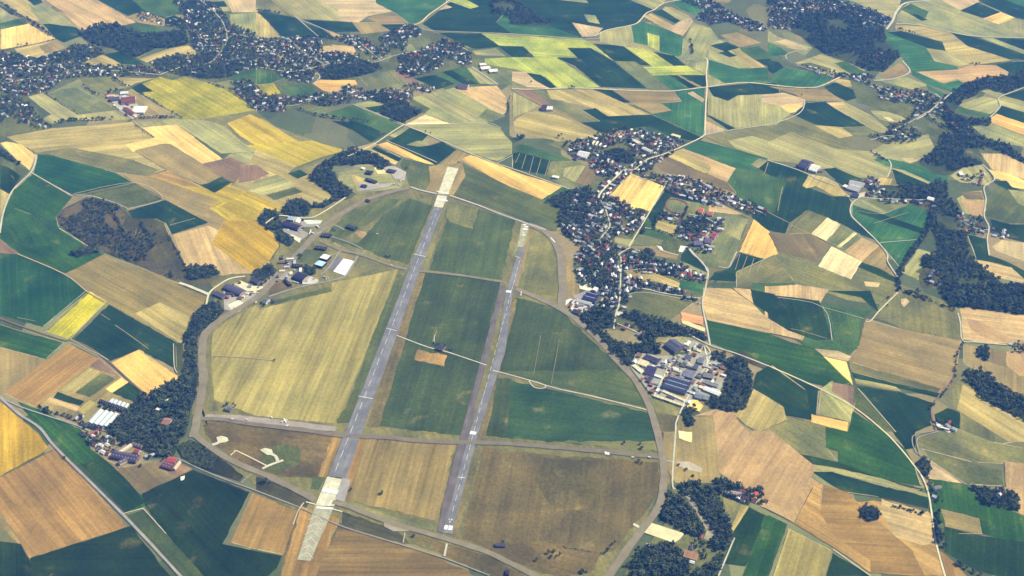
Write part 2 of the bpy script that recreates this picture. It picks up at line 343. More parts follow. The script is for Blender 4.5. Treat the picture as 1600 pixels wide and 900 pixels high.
FIELDS = '''
A1 KH 0 -30 160 -30 480 170 300 150 190 120 0 30
A1 LG 170 20 280 20 480 170 260 150
A1 DB 150 -20 235 -20 270 15 215 35
A1 TN 235 -30 550 -30 850 140 780 157 570 165 560 192 500 185 400 80
A1 DB 550 -30 800 -30 920 72 1040 108 970 120 850 95 800 105
A1 GG 790 -30 1040 -30 1190 75 1030 110 910 70
A1 BT 780 107 860 80 900 72 1000 105 1030 120 1100 95 1200 90 1190 130 1000 165 860 140
A1 LG 0 45 105 118 0 145
A1 GG 0 146 120 122 170 150 0 182
A1 GO 0 185 180 148 345 240 130 295 0 322
A1 DB 262 152 310 148 480 172 530 215 400 266 340 238
A1 VG 0 310 60 300 350 250 420 300 560 270 700 300 900 380 1200 190 1440 150 1600 190 1600 700 1440 540 1160 478 1000 490 760 500 500 490 330 570 170 610 330 800 230 815 60 850 0 880
A1 KH 90 305 350 250 412 300 280 350 200 375 130 350
A1 BT 235 290 350 250 412 300 330 330 280 335
A1 GG 800 160 960 168 1025 188 930 218 850 198
A1 DB 1030 118 1090 95 1160 130 1120 165 1030 150
A1 KH 870 370 1070 300 1180 285 1250 340 1200 378 1100 342 1000 362 920 392
A1 KH 528 385 630 340 762 392 740 414 560 402
A1 DB 650 340 770 318 910 410 760 402
A1 OG 495 490 690 478 815 548 720 562 640 585 560 570
A1 KH 695 485 975 488 850 520 800 545
A1 YG 880 530 1000 478 1080 502 1160 478 1300 520 1460 572 1595 690 1250 748 1140 742 880 582
A1 DK 820 550 880 520 960 572 855 578
A1 BT 780 580 820 555 1120 737 960 732 840 665
A1 GY 290 582 380 560 480 548 740 687 490 717
A1 KG 175 605 270 580 490 718 740 688 825 745 700 752 400 748 330 782 265 742 320 715
A1 KH 40 855 260 815 340 800 820 760 960 860 840 940 1040 1060 920 1100 700 1070 400 1000 235 960 120 900
A1 OG 200 960 420 920 640 960 840 1000 1000 1060 920 1100 700 1070 400 1000
A1 KG 840 764 1100 742 1340 745 1440 800 1640 960 1560 950 1380 960 1100 775 885 795
A1 OG 1250 748 1595 690 1720 790 2160 940 2030 970 1840 1040 1640 960 1500 880 1400 790
A1 YE 1560 715 1640 745 1900 905 2160 940 2030 970 1840 1040 1680 960 1500 850 1420 770
A1 GO 885 795 1100 775 1390 995 1260 1025 1100 960 960 860
A1 GO 780 905 960 862 1110 900 970 925 830 950
A1 KG 1380 1010 1440 960 1560 950 1760 1030 1600 1090 1480 1010
A1 LG 1230 -30 1420 -30 1440 70 1340 75 1290 40
A1 DB 1250 15 1400 5 1422 42 1290 48
A1 PT 1405 -30 1600 -30 1610 75 1450 78
A1 LG 1435 90 1600 75 1640 250 1540 195 1440 150
A1 GY 1200 180 1290 165 1390 190 1400 240 1300 262 1220 240
A1 KH 1235 205 1300 195 1370 205 1370 230 1300 258 1230 240
A1 GG 1425 470 1600 430 1620 520 1460 505
A1 GY 1330 520 1430 500 1600 520 1600 560 1480 570
A2 OG 0 -30 60 -30 240 105 150 90 0 50
A2 KG 60 -30 330 -30 550 60 520 130 260 115
A2 PT 330 -30 740 -30 760 20 860 70 700 100 640 140 520 130 510 60
A2 BT 690 112 750 95 880 100 970 150 790 152
A2 BG 745 -30 1200 -30 1190 20 1010 140 960 150 850 70 750 20
A2 DB 1040 150 1200 20 1300 -30 2300 -30 2560 20 2480 60 2400 130 2360 155 2200 190 2050 240 1600 212 1120 195
A2 BG 1600 30 1700 60 1850 170 2050 240 1600 212 1500 140
A2 LY 1200 5 1300 -10 1395 40 1340 55
A2 PT 1140 65 1190 28 1228 46
A2 LG 1750 -30 2040 -30 2080 20 1900 0
A2 PT 1975 140 2170 175 2120 225 2040 232
A2 LG 2050 90 2120 95 2150 150 2075 138
A2 KH 0 75 60 110 160 240 60 258 0 220
A2 DB 10 72 250 110 395 240 170 240 130 195
A2 DB 265 118 600 138 665 200 500 202 420 180
A2 DB 300 142 420 185 470 222 395 240
A2 TN 425 182 565 232 560 252 490 232
A2 BT 600 140 770 140 845 200 820 222 740 260 660 212
A2 DB 780 155 960 150 900 188 840 192
A2 DB 1140 203 1420 209 1535 290 1370 307 1200 245
A2 LY 1410 210 2050 247 2110 300 1950 300 2010 360 1740 355 1670 290 1520 285
A2 DB 1510 288 1670 290 1738 355 1600 355
A2 LG 1335 320 1500 300 1560 352 1340 342
A2 LY 1430 366 1600 358 1880 358 2150 545 1890 556 1800 480 1700 455 1600 430 1430 402
A2 DB 1945 300 2100 302 2240 380 2450 556 2160 546 2000 420 1875 364 2010 360
A2 GY 1310 420 1430 400 1600 432 1700 455 1810 480 1890 556 1600 545 1500 500 1360 440
A2 PT 1590 445 1690 450 1800 500 1890 556 1700 545 1590 500
A2 DB 1690 455 1780 468 1880 545 1840 556 1740 500
A2 VG 0 240 240 230 400 240 700 210 860 190 960 140 1040 180 1200 230 1340 310 1440 400 1560 520 1100 480 1000 500 960 540 640 500 540 560 420 600 450 700 250 680 0 700
A2 OR 350 522 400 500 620 500 635 530 540 545 500 588 410 562
A2 TN 370 295 460 285 500 310 620 315 630 345 500 330 400 335
A2 TN 470 280 610 290 630 340 500 330
A2 OG 60 300 200 310 210 370 100 350
A2 GY 640 290 800 300 850 340 820 390 740 380 660 330
A2 GY 950 230 1080 240 1110 280 1000 320 950 260
A2 LG 925 280 970 275 1000 320 925 325
A2 GG 0 440 50 430 180 490 80 530 0 540
A2 YG 0 530 110 520 155 585 60 605 0 582
A2 GG 140 540 300 530 410 585 250 612
A2 GY 640 480 860 438 965 540 780 558 700 542
A2 RB 855 460 910 448 1020 510 980 532
A2 DB 990 490 1120 468 1255 520 1130 560 1060 522
A2 GG 1120 462 1290 418 1510 525 1250 527
A2 DB 1160 450 1220 440 1390 525 1300 528
A2 KG 1320 428 1350 418 1515 530 1400 522
A2 GY 1350 420 1500 440 1600 440 1600 530 1515 532
A2 KG 620 650 720 628 810 655 680 672
A2 DG 680 672 805 655 800 700 740 702
A2 GG 420 712 610 655 915 782 820 832 640 765
A2 GY 300 690 420 660 470 690 400 715
A2 DB 470 755 640 763 815 832 720 888 600 812
A2 LG 970 612 1230 548 1540 710 1440 767 1220 772 1050 712
A2 KG 1020 590 1100 575 1400 740 1340 768 1200 700
A2 GR 965 612 1090 680 1050 712 960 640
A2 TN 1230 548 1505 533 1570 620 1565 700 1540 720
A2 PG 930 780 1060 713 1230 776
A2 GY 1390 732 1440 680 1565 722 1470 762
A2 KG 940 782 1440 768 1530 800 1560 850 1600 892 1600 960 1510 1010 1200 910 1060 832
A2 LG 830 847 930 795 1100 862 1050 905 960 892
A2 LG 1600 532 1650 540 1760 620 1580 620
A3 KG 670 -30 960 -30 960 8 880 58
A3 DB 870 72 940 58 1050 130 1020 146
A3 KH 820 102 870 82 1015 162 970 187
A3 KG 960 40 1000 45 1110 100 1110 118 1050 128 940 60
A3 BG 1000 30 1060 -30 1150 -30 1240 80 1120 90
A3 PT 955 190 1060 128 1120 108 1135 140 1060 232
A3 BG 750 162 810 133 960 180 1065 225 1067 330 1040 357 920 325 850 282 760 267
A3 LY 845 205 922 225 920 328 850 286
A3 KG 550 200 745 160 762 267 700 292 620 282 550 262
A3 LG 700 290 760 267 850 284 930 325 1040 357 1000 380
A3 LY 700 290 880 320 1090 411 990 417 870 417
A3 DB 485 270 610 280 700 290 875 412 800 406 770 386 640 381
A3 LY 440 246 500 268 640 384 560 330 490 300
A3 DB 875 320 1010 345 1095 412 1010 412
A3 GY 640 385 770 385 820 420 880 470 1060 562 850 558
A3 LY 815 420 1090 411 1212 472 1050 472 880 472
A3 LG 1060 382 1200 368 1222 390 1212 462 1090 411
A3 LG 1062 332 1070 240 1130 140 1245 180 1300 250 1230 290 1200 362 1060 382
A3 BG 885 476 980 470 1112 546 1080 562 1000 562
A3 DK 980 470 1032 470 1165 545 1110 552
A3 KG 1032 470 1080 495 1195 545 1162 546
A3 DB 1050 470 1212 470 1215 540 1195 545
A3 KH 215 562 510 558 830 700 870 716 600 727 520 682 410 652 250 622
A3 DB 505 558 622 562 742 642 700 642
A3 BT 622 562 1010 572 1062 636 930 645 1002 692 880 712 740 640
A3 BG 1010 572 1205 548 1196 862 870 715 1002 692 930 645 1062 636
A3 PT 1095 582 1130 572 1205 622 1192 640
A3 GY 20 562 200 565 240 620 320 630 545 745 550 762 420 764 330 702 180 657
A3 RB 20 562 120 564 240 650 180 657
A3 KG 0 572 170 660 90 702 0 735
A3 DB 430 687 520 675 600 727 870 716 1196 862 1170 882 1000 860 830 790 720 812 560 832 430 766 550 760
A3 GG 860 790 1000 860 1020 880 930 880 830 800
A3 KH 80 702 250 688 410 768 560 842 500 900 320 890 280 880 20 822 8 760
A3 PK 570 842 730 812 765 850 700 905 600 890
A3 GY 320 880 500 900 420 960 320 940 200 900
A3 BG 1225 368 1370 388 1600 430 1600 512 1330 522 1225 460
A3 LG 1212 458 1335 522 1230 547
A3 KG 1230 290 1300 250 1420 300 1580 415 1420 428 1230 372
A3 DB 1235 285 1340 262 1425 300 1330 322
A3 DB 1285 330 1350 318 1405 350 1360 358
A3 KH 1370 315 1410 308 1590 420 1480 428
A3 BT 1300 220 1400 200 1560 270 1420 300
A3 GG 1420 308 1540 288 1600 330 1700 360 1600 372 1510 370
A3 DB 1510 372 1610 368 1660 410 1600 412
A3 DB 1225 547 1480 522 1565 590 1410 597 1350 632 1260 602
A3 DB 1480 522 1660 512 1680 590 1565 592
A3 KG 1225 590 1350 632 1410 597 1600 588 1730 660 1730 720 1600 785 1400 800 1225 722
A3 DB 1215 720 1242 725 1395 802 1355 812
A3 PT 1213 755 1335 812 1210 848
A3 OG 1205 855 1330 815 1600 785 1760 700 1910 790 2070 870 2160 960 2310 1010 2370 1050 2330 1130 2160 1110 1900 1040 1600 1000 1300 900
A3 KG 1350 880 1500 850 1700 900 1960 1000 2200 1060 2330 1130 2160 1110 1900 1040 1600 1000 1400 930
A4 KG 420 -30 840 -30 815 60 790 118 640 62 560 20
A4 LG 810 90 870 15 1040 -10 1330 90 1600 200 1600 238 1260 226 960 160 800 152
A4 GG 830 60 890 22 1010 75 990 112 930 112
A4 DB 890 90 930 90 1000 125 960 130
A4 PT 1030 -30 1300 -30 1320 15 1200 66
A4 DB 1200 66 1315 15 1452 76 1350 116
A4 GO 1340 116 1452 76 1545 110 1440 152
A4 DB 1290 -30 1460 -30 1620 50 1620 125 1545 110 1330 15
A4 BG 1400 -30 1620 -30 1620 50
A4 LG 1440 152 1545 110 1620 130 1620 232
A4 KH 795 155 960 163 1140 198 1250 285 1500 370 1530 376 1260 410 1110 316 1080 262 930 212 800 192
A4 DB 1140 203 1260 225 1620 345 1620 378 1520 372 1250 290
A4 LG 1325 236 1412 238 1620 322 1620 346
A4 DB 1410 240 1620 246 1620 320
A4 BG 740 200 830 193 1000 292 1040 382 1180 412 1190 437 900 457 880 420 830 350 740 272
A4 DB 740 198 830 193 1090 262 1112 318 990 300 860 250
A4 KG 988 300 1112 318 1265 402 1180 414 1040 382
A4 PK 925 450 1180 435 1270 405 1420 408 1530 466 1350 492 1250 528 1180 492 1100 522
A4 DB 590 178 725 188 715 245 640 232
A4 DB 1415 405 1520 385 1620 378 1620 440 1530 466
A4 BG 885 460 940 452 1095 522 1190 500 1235 530 1165 592 1140 572 1000 532
A4 BT 700 466 832 388 882 440 850 482 740 497
A4 KG 165 392 340 333 480 382 610 440 560 470 470 485 400 480
A4 GR 190 400 260 390 400 430 340 450
A4 GG 415 395 480 382 560 425 640 462 600 477 520 465
A4 BG 0 510 100 420 255 447 400 492 340 542 130 542
A4 DB 0 378 60 385 100 420 30 462 0 440
A4 KG 0 190 60 230 160 260 280 300 230 320 120 300 0 260
A4 BG 0 270 80 300 140 340 40 350 0 330
A4 PT 40 260 110 245 240 300 200 310
A4 KH 440 490 510 503 560 540 460 542 405 516
A4 DB 350 542 420 513 625 600 490 632 380 582
A4 GY 510 545 660 560 690 602 610 602
A4 LG 610 505 740 495 860 480 1000 535 900 560 780 555 680 520
A4 BG 990 530 1130 600 1120 620 1000 560
A4 DB -80 545 0 530 85 582 0 592 -40 592
A4 BT 0 540 250 558 360 560 485 642 390 632 230 632 170 590
A4 PT -40 592 100 580 232 622 220 652 70 662 -40 640
A4 GO 55 667 130 650 232 655 212 692 140 707
A4 DB 155 717 240 640 360 634 540 730 625 792 480 797 290 777
A4 KG 360 640 480 640 640 720 780 832 690 832 440 692
A4 TN 370 645 470 640 500 670 420 680
A4 KG -60 640 70 662 140 710 50 782 -60 790
A4 KH 290 785 480 797 530 850 450 865
A4 GY 460 800 640 800 680 840 540 850
A4 KG 640 690 800 702 872 752 800 772 690 742
A4 PG 720 730 760 735 790 755 760 758
A4 KG 930 760 1015 822 950 832
A4 VG 500 470 660 500 900 560 1100 620 1000 740 1280 780 1480 900 1500 1000 1180 1130 1000 1160 700 880 880 740 560 640
A4 KG 1180 655 1350 600 1450 620 1455 672 1390 712 1200 690
A4 GG 1180 655 1240 680 1400 715 1370 735 1200 705
A4 LG 1335 570 1400 543 1510 582 1430 607
A4 DB 1475 597 1620 555 1620 635
A4 KG 1445 622 1475 597 1620 640 1620 705 1455 662
A4 DB 1415 712 1460 660 1620 708 1620 775
A4 OR 1385 742 1430 712 1620 778 1620 850 1400 772
A4 LG 1258 778 1400 770 1620 852 1620 920 1420 890 1330 840
B1 GO 0 -5 40 -15 130 0 225 70 188 165 100 95
B1 GR 0 60 110 125 185 170 140 215 60 312 0 282
B1 DG 0 130 60 150 130 200 60 312 0 282
B1 KH 0 280 62 315 40 390 0 480
B1 FG 235 65 320 70 720 180 830 243 460 322 205 182
B1 BT 840 40 1000 0 1065 0 1445 232 1250 252 1040 160
B1 RB 1268 127 1445 80 1640 180 1490 243 1440 237
B1 YE 930 200 1045 165 1250 260 1340 305 1450 243 1600 290 1760 400 1600 480 1720 620 1690 720 1600 742 1420 570 1510 530 1310 400 1370 350
B1 BT 770 195 930 200 1370 352 1310 400 1510 530 1420 562 1290 490 1030 342 830 242
B1 TG 940 200 1045 165 1190 235 1250 270 1150 262
B1 YE 1310 400 1400 360 1500 440 1600 520 1530 560 1500 530
B1 DG 1258 262 1388 205 1445 240 1342 305
B1 GR 470 322 840 245 1022 347 800 407 740 377 600 327
B1 DB 800 417 1032 350 1302 492 1070 567 1030 492 980 467 830 467
B1 SC 340 472 400 402 540 332 640 345 740 375 800 440 830 470 980 470 1030 500 1060 570 1165 770 1300 800 1440 830 1360 900 1150 880 920 785 680 692 560 642 390 522
B1 EG 0 560 20 430 90 282 200 187 452 332 350 452 370 522 560 642 640 692 405 812 130 692 0 592
B1 EG 20 480 90 400 200 440 330 560 300 640 100 620
B1 RB -20 585 130 692 0 682
B1 FG -20 682 130 692 405 812 545 925 270 1145 -20 1065
B1 KO 408 815 640 695 860 770 1110 877 1290 952 1240 1100 1130 1245 660 990 545 920
B1 KH 840 1060 1000 990 1180 1080 1200 1120 1130 1245
B1 TN 1080 567 1302 510 1420 562 1600 690 1690 740 1630 805 1440 828 1165 772
B2 KH 0 30 250 140 200 187 260 215 330 190 400 250 530 312 360 392 160 392 -160 260 -60 170
B2 GR 60 320 240 270 292 300 110 352
B2 DG 198 185 280 160 325 192 260 217
B2 KG 0 225 130 192 200 225 240 265 40 320 -60 290
B2 RB -100 130 0 130 85 185 0 225 -110 245
B2 YE -60 290 165 392 160 420 90 420 0 475 -160 470 -240 400 -60 300
B2 YD -200 480 0 480 110 560 145 640 80 735 0 805 -80 770 -280 620
B2 YE 170 -10 350 -20 560 40 430 77 250 142 0 32 -60 10
B2 OG 260 150 440 75 570 42 480 95 330 195
B2 KH 560 40 740 -10 760 5 720 30 640 50 590 50
B2 KH 640 50 720 30 890 112 870 130 800 100
B2 DK 740 18 912 92 890 110 722 32
B2 OR 755 5 820 -12 1125 128 1060 122 925 82
B2 DB 820 -15 870 -40 960 -100 1080 -60 1040 -20 1080 10 1160 -15 1255 35 1150 118 1130 128
B2 DB 820 -15 850 -22 1130 118 1130 135
B2 LG 940 5 1010 -20 1060 -20 1080 10 1020 18
B2 BT 1160 130 1180 110 1255 35 1280 35 1340 55 1270 140
B2 GR 900 130 920 92 1060 122 1150 140 1130 230 1100 300 960 265 940 200
B2 GR 1260 105 1480 215 1760 325 1800 347 1960 290 1920 420 1880 545 1830 545 1600 467 1400 397 1210 335 1240 180
B2 OR 1280 97 1342 68 1500 120 1650 185 1915 265 1790 347 1590 268 1480 212
B2 BT 1080 140 1160 130 1290 120 1310 200 1230 330 1040 310 1090 240
B3 GG 10 20 60 0 330 80 400 120 250 110 40 52
B3 DB 0 60 40 50 245 105 222 195 0 152
B3 GY 240 112 400 105 470 140 560 190 565 240 480 282 380 290 320 270 215 195
B3 KG 330 150 440 130 470 150 400 240 318 202
B3 BR 460 140 560 195 562 235 480 270 390 245
B3 GG 190 345 310 270 360 290 330 340 240 370
B3 VG 220 350 330 300 480 260 560 180 540 130 380 90 300 10 560 -60 800 -30 1100 0 900 80 840 130 960 220 1280 310 1600 440 1560 480 1300 400 960 290 740 190 610 330 860 430 760 590 640 600 740 680 920 740 1230 850 1260 900 1050 1060 950 1130 800 1160 640 1160 380 1140 310 1040 400 900 380 760 450 640 330 580 280 480 300 400
B3 GO 690 242 742 185 812 210 945 262 922 320 862 425 800 400 720 412 600 330
B3 DB 845 450 962 285 1232 350 1215 392 1100 362 990 330 950 392 885 530
B3 GG 795 525 845 450 885 530 1045 580 1050 615 950 590 800 560
B3 GY 885 530 990 330 1100 358 1230 380 1400 420 1480 470 1430 600 1260 690 1110 640 1050 610
B3 GY 940 450 1050 470 1100 560 1000 580 890 530
B3 KH 910 480 1030 510 1010 570 895 525
B3 TN 1230 385 1290 370 1380 410 1440 440 1380 440 1230 420
B3 OR 1418 672 1520 445 1590 465 1592 520 1690 752
B3 GY 1270 690 1330 558 1430 602 1402 672 1352 780 1230 770 1120 672 1110 640
B3 LG 1320 450 1482 470 1430 602 1332 556 1310 500
B3 DB 1230 850 1265 800 1352 782 1422 680 1690 752 1600 790 1390 862
B3 BR 905 92 960 78 1260 200 1500 290 1440 320 1100 210 960 180 900 130
B3 KH 960 72 1040 38 1242 140 1225 182 1200 180
B3 TN 1040 38 1080 25 1400 152 1342 242 1225 190 1242 140
B3 BG 1070 28 1170 -25 1600 90 1545 140 1500 180 1400 152
B3 GG 1400 152 1540 185 1700 250 1620 400 1600 412 1400 310 1345 242
B3 LG 1490 130 1545 90 1600 105 1540 152
B3 DB 1545 152 1600 105 1830 195 1900 270 1700 260
B3 KG 645 582 770 602 740 645 640 612
B3 GY 760 625 800 565 950 602 920 645
B3 BT 740 640 920 640 950 665 1040 695 1030 725 900 700 850 655 760 660
B3 GR 945 592 1050 600 1060 692 950 662
B3 DB 1060 690 1100 655 1200 760 1220 805 1050 740
B3 LG 1050 730 1220 805 1230 850 1050 790
B3 KH 700 790 880 800 1050 870 1040 900 900 860 740 850
B3 BG 1050 850 1210 880 1200 940 1050 900
B3 OG 1390 862 1700 760 1800 770 1800 830 1500 890
B4 KG 0 -10 140 -75 420 30 640 48 760 130 765 180 740 215 580 212 420 148 340 160 180 120 0 105
B4 DB 0 110 180 150 260 192 220 260 260 275 400 330 500 330 520 370 520 460 690 615 580 570 410 480 240 415 130 500 100 580 0 540 -100 460 -60 300
B4 GG -200 150 -60 170 120 235 40 430 -60 420 -200 360
B4 DB 340 160 420 148 590 220 540 250 470 260 420 230
B4 KH 215 262 262 190 350 205 440 250 500 320 420 328 300 265 240 278
B4 KG 640 48 720 0 1000 -60 1040 20 1000 80 900 125 700 80
B4 PT 830 90 900 88 940 105 880 120
B4 BG 660 100 700 80 900 125 1120 180 1120 240 1000 240 800 145 740 140
B4 DB 770 165 830 160 1020 248 980 262 800 250
B4 KG 760 150 850 165 1020 240 1000 250
B4 KH 690 210 780 220 760 270 690 255
B4 GY 480 260 580 250 610 300 560 310 500 290
B4 GY 580 355 740 340 840 380 760 440
B4 KG 580 355 600 350 760 432 740 442
B4 BG 530 380 720 440 880 380 1010 400 1000 480 940 600 820 770 690 615 530 450
B4 DB 560 400 720 440 980 530 960 560 560 430
B4 SC 880 370 980 345 1100 380 1080 410 980 410
B4 OG 125 565 155 510 250 415 370 460 270 560
B4 PG 270 562 372 460 450 505 362 608
B4 GY 365 608 450 505 580 590 490 670
B4 PG 430 640 540 550 556 560 450 650
B4 TN 480 670 585 585 695 635 590 735
B4 BT 590 735 695 635 745 700 740 750 800 830 700 800
B4 PG 312 765 398 640 590 735 520 848
B4 BR 0 560 40 550 125 565 265 565 390 640 300 740 80 680
B4 OG 40 700 80 680 300 740 320 770 520 848 590 735 700 800 820 850 800 920 740 1010 500 980 160 860
B4 DG 585 740 700 780 825 850 800 870 560 770
B4 OG -200 800 40 690 160 860 140 990 -80 940 -200 900
B4 GG -100 870 170 870 130 960 540 1030 640 1030 680 1020 580 1110 480 1340 280 1300 -30 1080 -110 1060
B4 DB -110 940 100 960 280 930 340 1030 370 1210 160 1170 0 1080
B4 PT 600 860 700 870 690 895 610 890
B4 KG 835 800 940 655 1060 690 980 760 920 800 980 820 940 850
B4 SC 940 830 980 760 1080 790 1100 850 1050 900 960 900
B4 KG 1140 200 1220 150 1340 130 1400 220 1380 260 1200 240
B4 TN 1330 60 1500 60 1620 120 1620 230 1400 160
B4 GO 1380 160 1480 180 1620 235 1620 285 1520 270 1440 220 1410 215
B4 DB 1400 230 1490 230 1530 275 1620 300 1620 310 1500 300
B4 KG 1180 340 1250 300 1340 290 1370 400 1340 460 1220 430
B4 BR 1200 300 1340 300 1350 350 1240 345
B4 PK 1200 350 1350 360 1350 455 1270 440
B4 GR 1360 350 1440 260 1500 290 1560 370 1620 400 1620 510 1370 450
B4 LG 1500 285 1620 300 1620 400 1560 370
B4 DB 1390 470 1500 500 1620 500 1620 620 1500 590 1400 540
B4 DB 1240 560 1360 590 1380 700 1520 770 1620 840 1620 860 1500 800 1300 720
B4 PT 1460 600 1620 620 1620 740 1430 670 1400 640
B4 DG 1370 690 1480 730 1620 800 1620 860 1400 780
B4 TN 1240 715 1400 740 1520 770 1620 860 1620 880 1300 800
B4 OG 760 900 830 880 1000 940 1180 1010 1210 1230 1090 1220 840 1160 740 1110 650 1090 700 1000
B4 PT 830 970 860 965 885 985 850 1020 832 1000
B4 TN 1200 1020 1240 1010 1620 1055 1620 1240 1400 1250 1220 1220
B4 PK 1240 1090 1330 1110 1500 1200 1480 1250 1330 1200 1260 1150
B4 BT 610 1090 840 1160 1090 1210 1210 1230 1180 1400 1140 1520 1060 1570 520 1420 500 1340 570 1260
B4 OG 520 1360 700 1420 1080 1530 1060 1570 520 1425
C4 TN -20 -10 180 -20 380 10 310 120 215 330 0 285 -20 280
C4 DB 370 20 640 20 700 160 580 60
C4 DG -10 40 320 80 400 320 300 330 130 270 0 190
C4 GG 310 120 380 115 420 330 500 410 560 380 590 200 500 140 360 110
C3 TN 1195 0 1370 5 1510 105 1620 220 1600 282 1220 200 1190 90
C3 TN 1380 0 1490 10 1510 100 1400 20
C3 DB 1490 10 1640 40 1720 130 1650 190 1510 100
C3 EG 1215 200 1600 282 1740 340 1900 380 2120 600 1980 620 1700 560 1360 400 1240 350
C3 SC 1360 400 1440 390 1600 490 1580 510 1480 470
C4 PT 290 380 440 395 520 430 500 460 350 430
C4 GO 345 430 490 462 530 612
C4 DB 525 530 800 600 1090 665 1080 690 900 645 540 565
C4 KG 540 565 800 620 840 650 700 630 550 600
C4 DB 550 610 820 650 1040 720 1010 780 1020 860 920 900 920 1000 860 1010 780 900
C4 GR 545 620 600 650 800 900 720 900 540 760
C4 DB -40 540 60 530 380 650 320 640 300 830 60 790 60 670 -60 640
C4 KG 330 630 400 580 540 740 530 845 310 790
C4 RB 405 590 535 620 535 740 400 650
C4 OR 270 790 500 840 495 900 270 840
C4 OG -60 640 60 670 70 790 240 830 360 870 360 990 440 1090 440 1120 360 1080 200 1040 60 1000 -180 830 -20 760
C4 EG 360 870 500 900 530 770 720 900 860 1010 920 1120 960 1240 700 1190 440 1090 440 1020 360 1000
C4 DG 60 1010 440 1090 700 1190 970 1260 960 1270 600 1200 160 1080
C4 KG 180 1090 440 1130 700 1190 1000 1290 1000 1310 760 1260 280 1150
C4 DB 280 1150 400 1150 760 1250 1000 1310 1000 1380 700 1310 480 1280
C4 PK -300 840 -110 1000 60 1000 90 1060 340 1230 160 1470 -40 1370 -100 1300 -300 980
C3 OG 800 560 890 640 960 700 1060 740 1040 820 920 800 880 740
C3 BS 900 780 1032 800 1022 900 1008 1215 960 1240 940 1000
C3 PK 1110 810 1280 760 1420 780 1400 820 1480 900 1600 880 1850 1080 1900 1125 1740 1400 1660 1360 1400 1240 1280 1140 1160 880
C3 KH 1400 800 1500 630 1600 650 1680 700 1720 830 1560 900 1460 860
C4 TG 280 1240 340 1230 500 1290 560 1340 660 1330 800 1360 1020 1410 1040 1560 1080 1690 1110 1800 900 1800 640 1780 500 1680 160 1470
C4 TB 340 1230 500 1280 620 1400 760 1520 900 1640 980 1800 640 1780 640 1700 420 1560 320 1400
C4 TN 710 1320 1000 1400 1030 1440 1040 1600 960 1610 800 1560 700 1400
C3 DG 1530 530 1620 480 1840 640 1860 760 1700 750 1500 630
C4 BT 1220 350 1310 370 1500 480 1620 500 1620 720 1420 580 1220 470
C4 BR 1380 370 1490 400 1495 500 1380 460
C4 PK 1490 400 1620 370 1620 550 1570 550 1490 480
C4 OG 1110 700 1200 560 1330 640 1560 800 1620 830 1620 950 1400 990 1220 960 1200 760
C4 KH 1180 760 1220 600 1330 660 1600 830 1620 960 1500 960
C4 DB 1040 790 1120 750 1200 780 1200 880 1100 860 1050 840
C4 OG 920 930 1060 880 1200 880 1400 960 1600 1000 1620 1100 1480 1100 1300 1090 1160 1050 980 1010 940 1000
C4 VG 980 1010 1260 1090 1460 1140 1470 1240 1250 1230 1010 1070
C4 PK 1470 1080 1620 1100 1620 1430 1540 1390 1480 1250
C4 PT 1010 1070 1220 1220 1000 1190
C4 EG 1000 1190 1250 1230 1320 1330 1540 1400 1620 1440 1620 1600 1420 1560 1100 1480 1020 1400
C4 BT 1080 1380 1320 1440 1340 1540 1110 1490
C4 DG 1100 1490 1340 1550 1620 1590 1620 1840 1300 1770 1100 1650
C4 TB 1070 1640 1170 1720 1260 1820 1120 1820
C1 YB 560 22 665 80 672 96 430 322 288 272
C1 OG 665 90 695 105 460 325 425 322 430 318
C1 DB 680 105 1110 345 1090 500 870 388 690 457 460 322
C1 GR 1090 345 1142 345 1150 545 1100 540 1085 500
C1 OR 690 470 870 385 1125 562 925 680
C1 EG -20 220 400 345 290 447 -20 362
C1 BT -20 362 290 447 200 542 40 650 -20 670
C1 BT 620 440 780 570 930 680 700 860 500 850 230 745
C1 TB 440 345 620 437 220 747 20 660 290 450
C1 RB 620 442 755 557 640 522 560 492
C1 KH 560 500 640 530 470 660 380 640
C1 GR 640 530 720 570 560 685 470 655
C1 GO 760 560 805 592 705 658 660 632
C1 DG 805 590 925 682 860 720 700 657
C1 DG 360 650 530 710 500 737 330 692
C1 TN 310 680 500 745 480 772 290 712
C1 GC 560 702 610 722 520 792 485 765
D1 YD -20 -190 20 -175 240 10 300 92 280 120 0 278 -20 285
D1 EG 110 -190 300 -120 500 -20 520 0 570 110 640 160 890 400 912 462 780 512 260 0
D1 DG 500 205 640 160 800 300 905 440 780 505
D1 TB -20 290 340 105 400 150 795 590 750 607 185 787 130 692 -20 480
D1 BT -20 480 130 692 120 705 -20 570
D1 DK -20 680 130 700 180 790 215 930 -20 930
D1 DK 188 790 750 608 815 588 1090 930 200 930
D1 AD 785 525 905 482 1300 930 1140 930
D1 DK 885 385 1210 235 1560 375 1390 700 1600 745 1760 775 1730 850 1600 980 1300 930 1045 640 912 475
D1 BR 650 160 760 220 960 180 1100 240 1205 235 882 387
D1 TB 1440 690 1580 380 1870 480 1770 770 1600 735
D1 WF 1090 90 1190 50 1560 210 1500 312 1230 222 1130 160
D1 RB 960 180 1060 170 1200 230 1090 290 1040 240
D3 BT 940 0 1020 0 1050 -100 1260 -100 1300 300 1240 340 1020 320 950 200
D3 VG 1010 330 1250 320 1320 410 1390 680 1300 900 700 900 740 780 820 740 960 560 970 420
D3 OG 1320 410 1430 450 1480 470 1370 650
D3 KH 1430 455 1480 470 1380 640 1370 600
D3 DG 1480 470 1600 530 1460 840 1320 820 1370 650
D3 EG 1600 520 1720 580 1600 910 1440 910
D4 EG -20 525 110 590 0 900 -150 900
D4 GC 125 600 400 740 350 920 20 920
D4 DG 405 755 640 900 360 900
'''
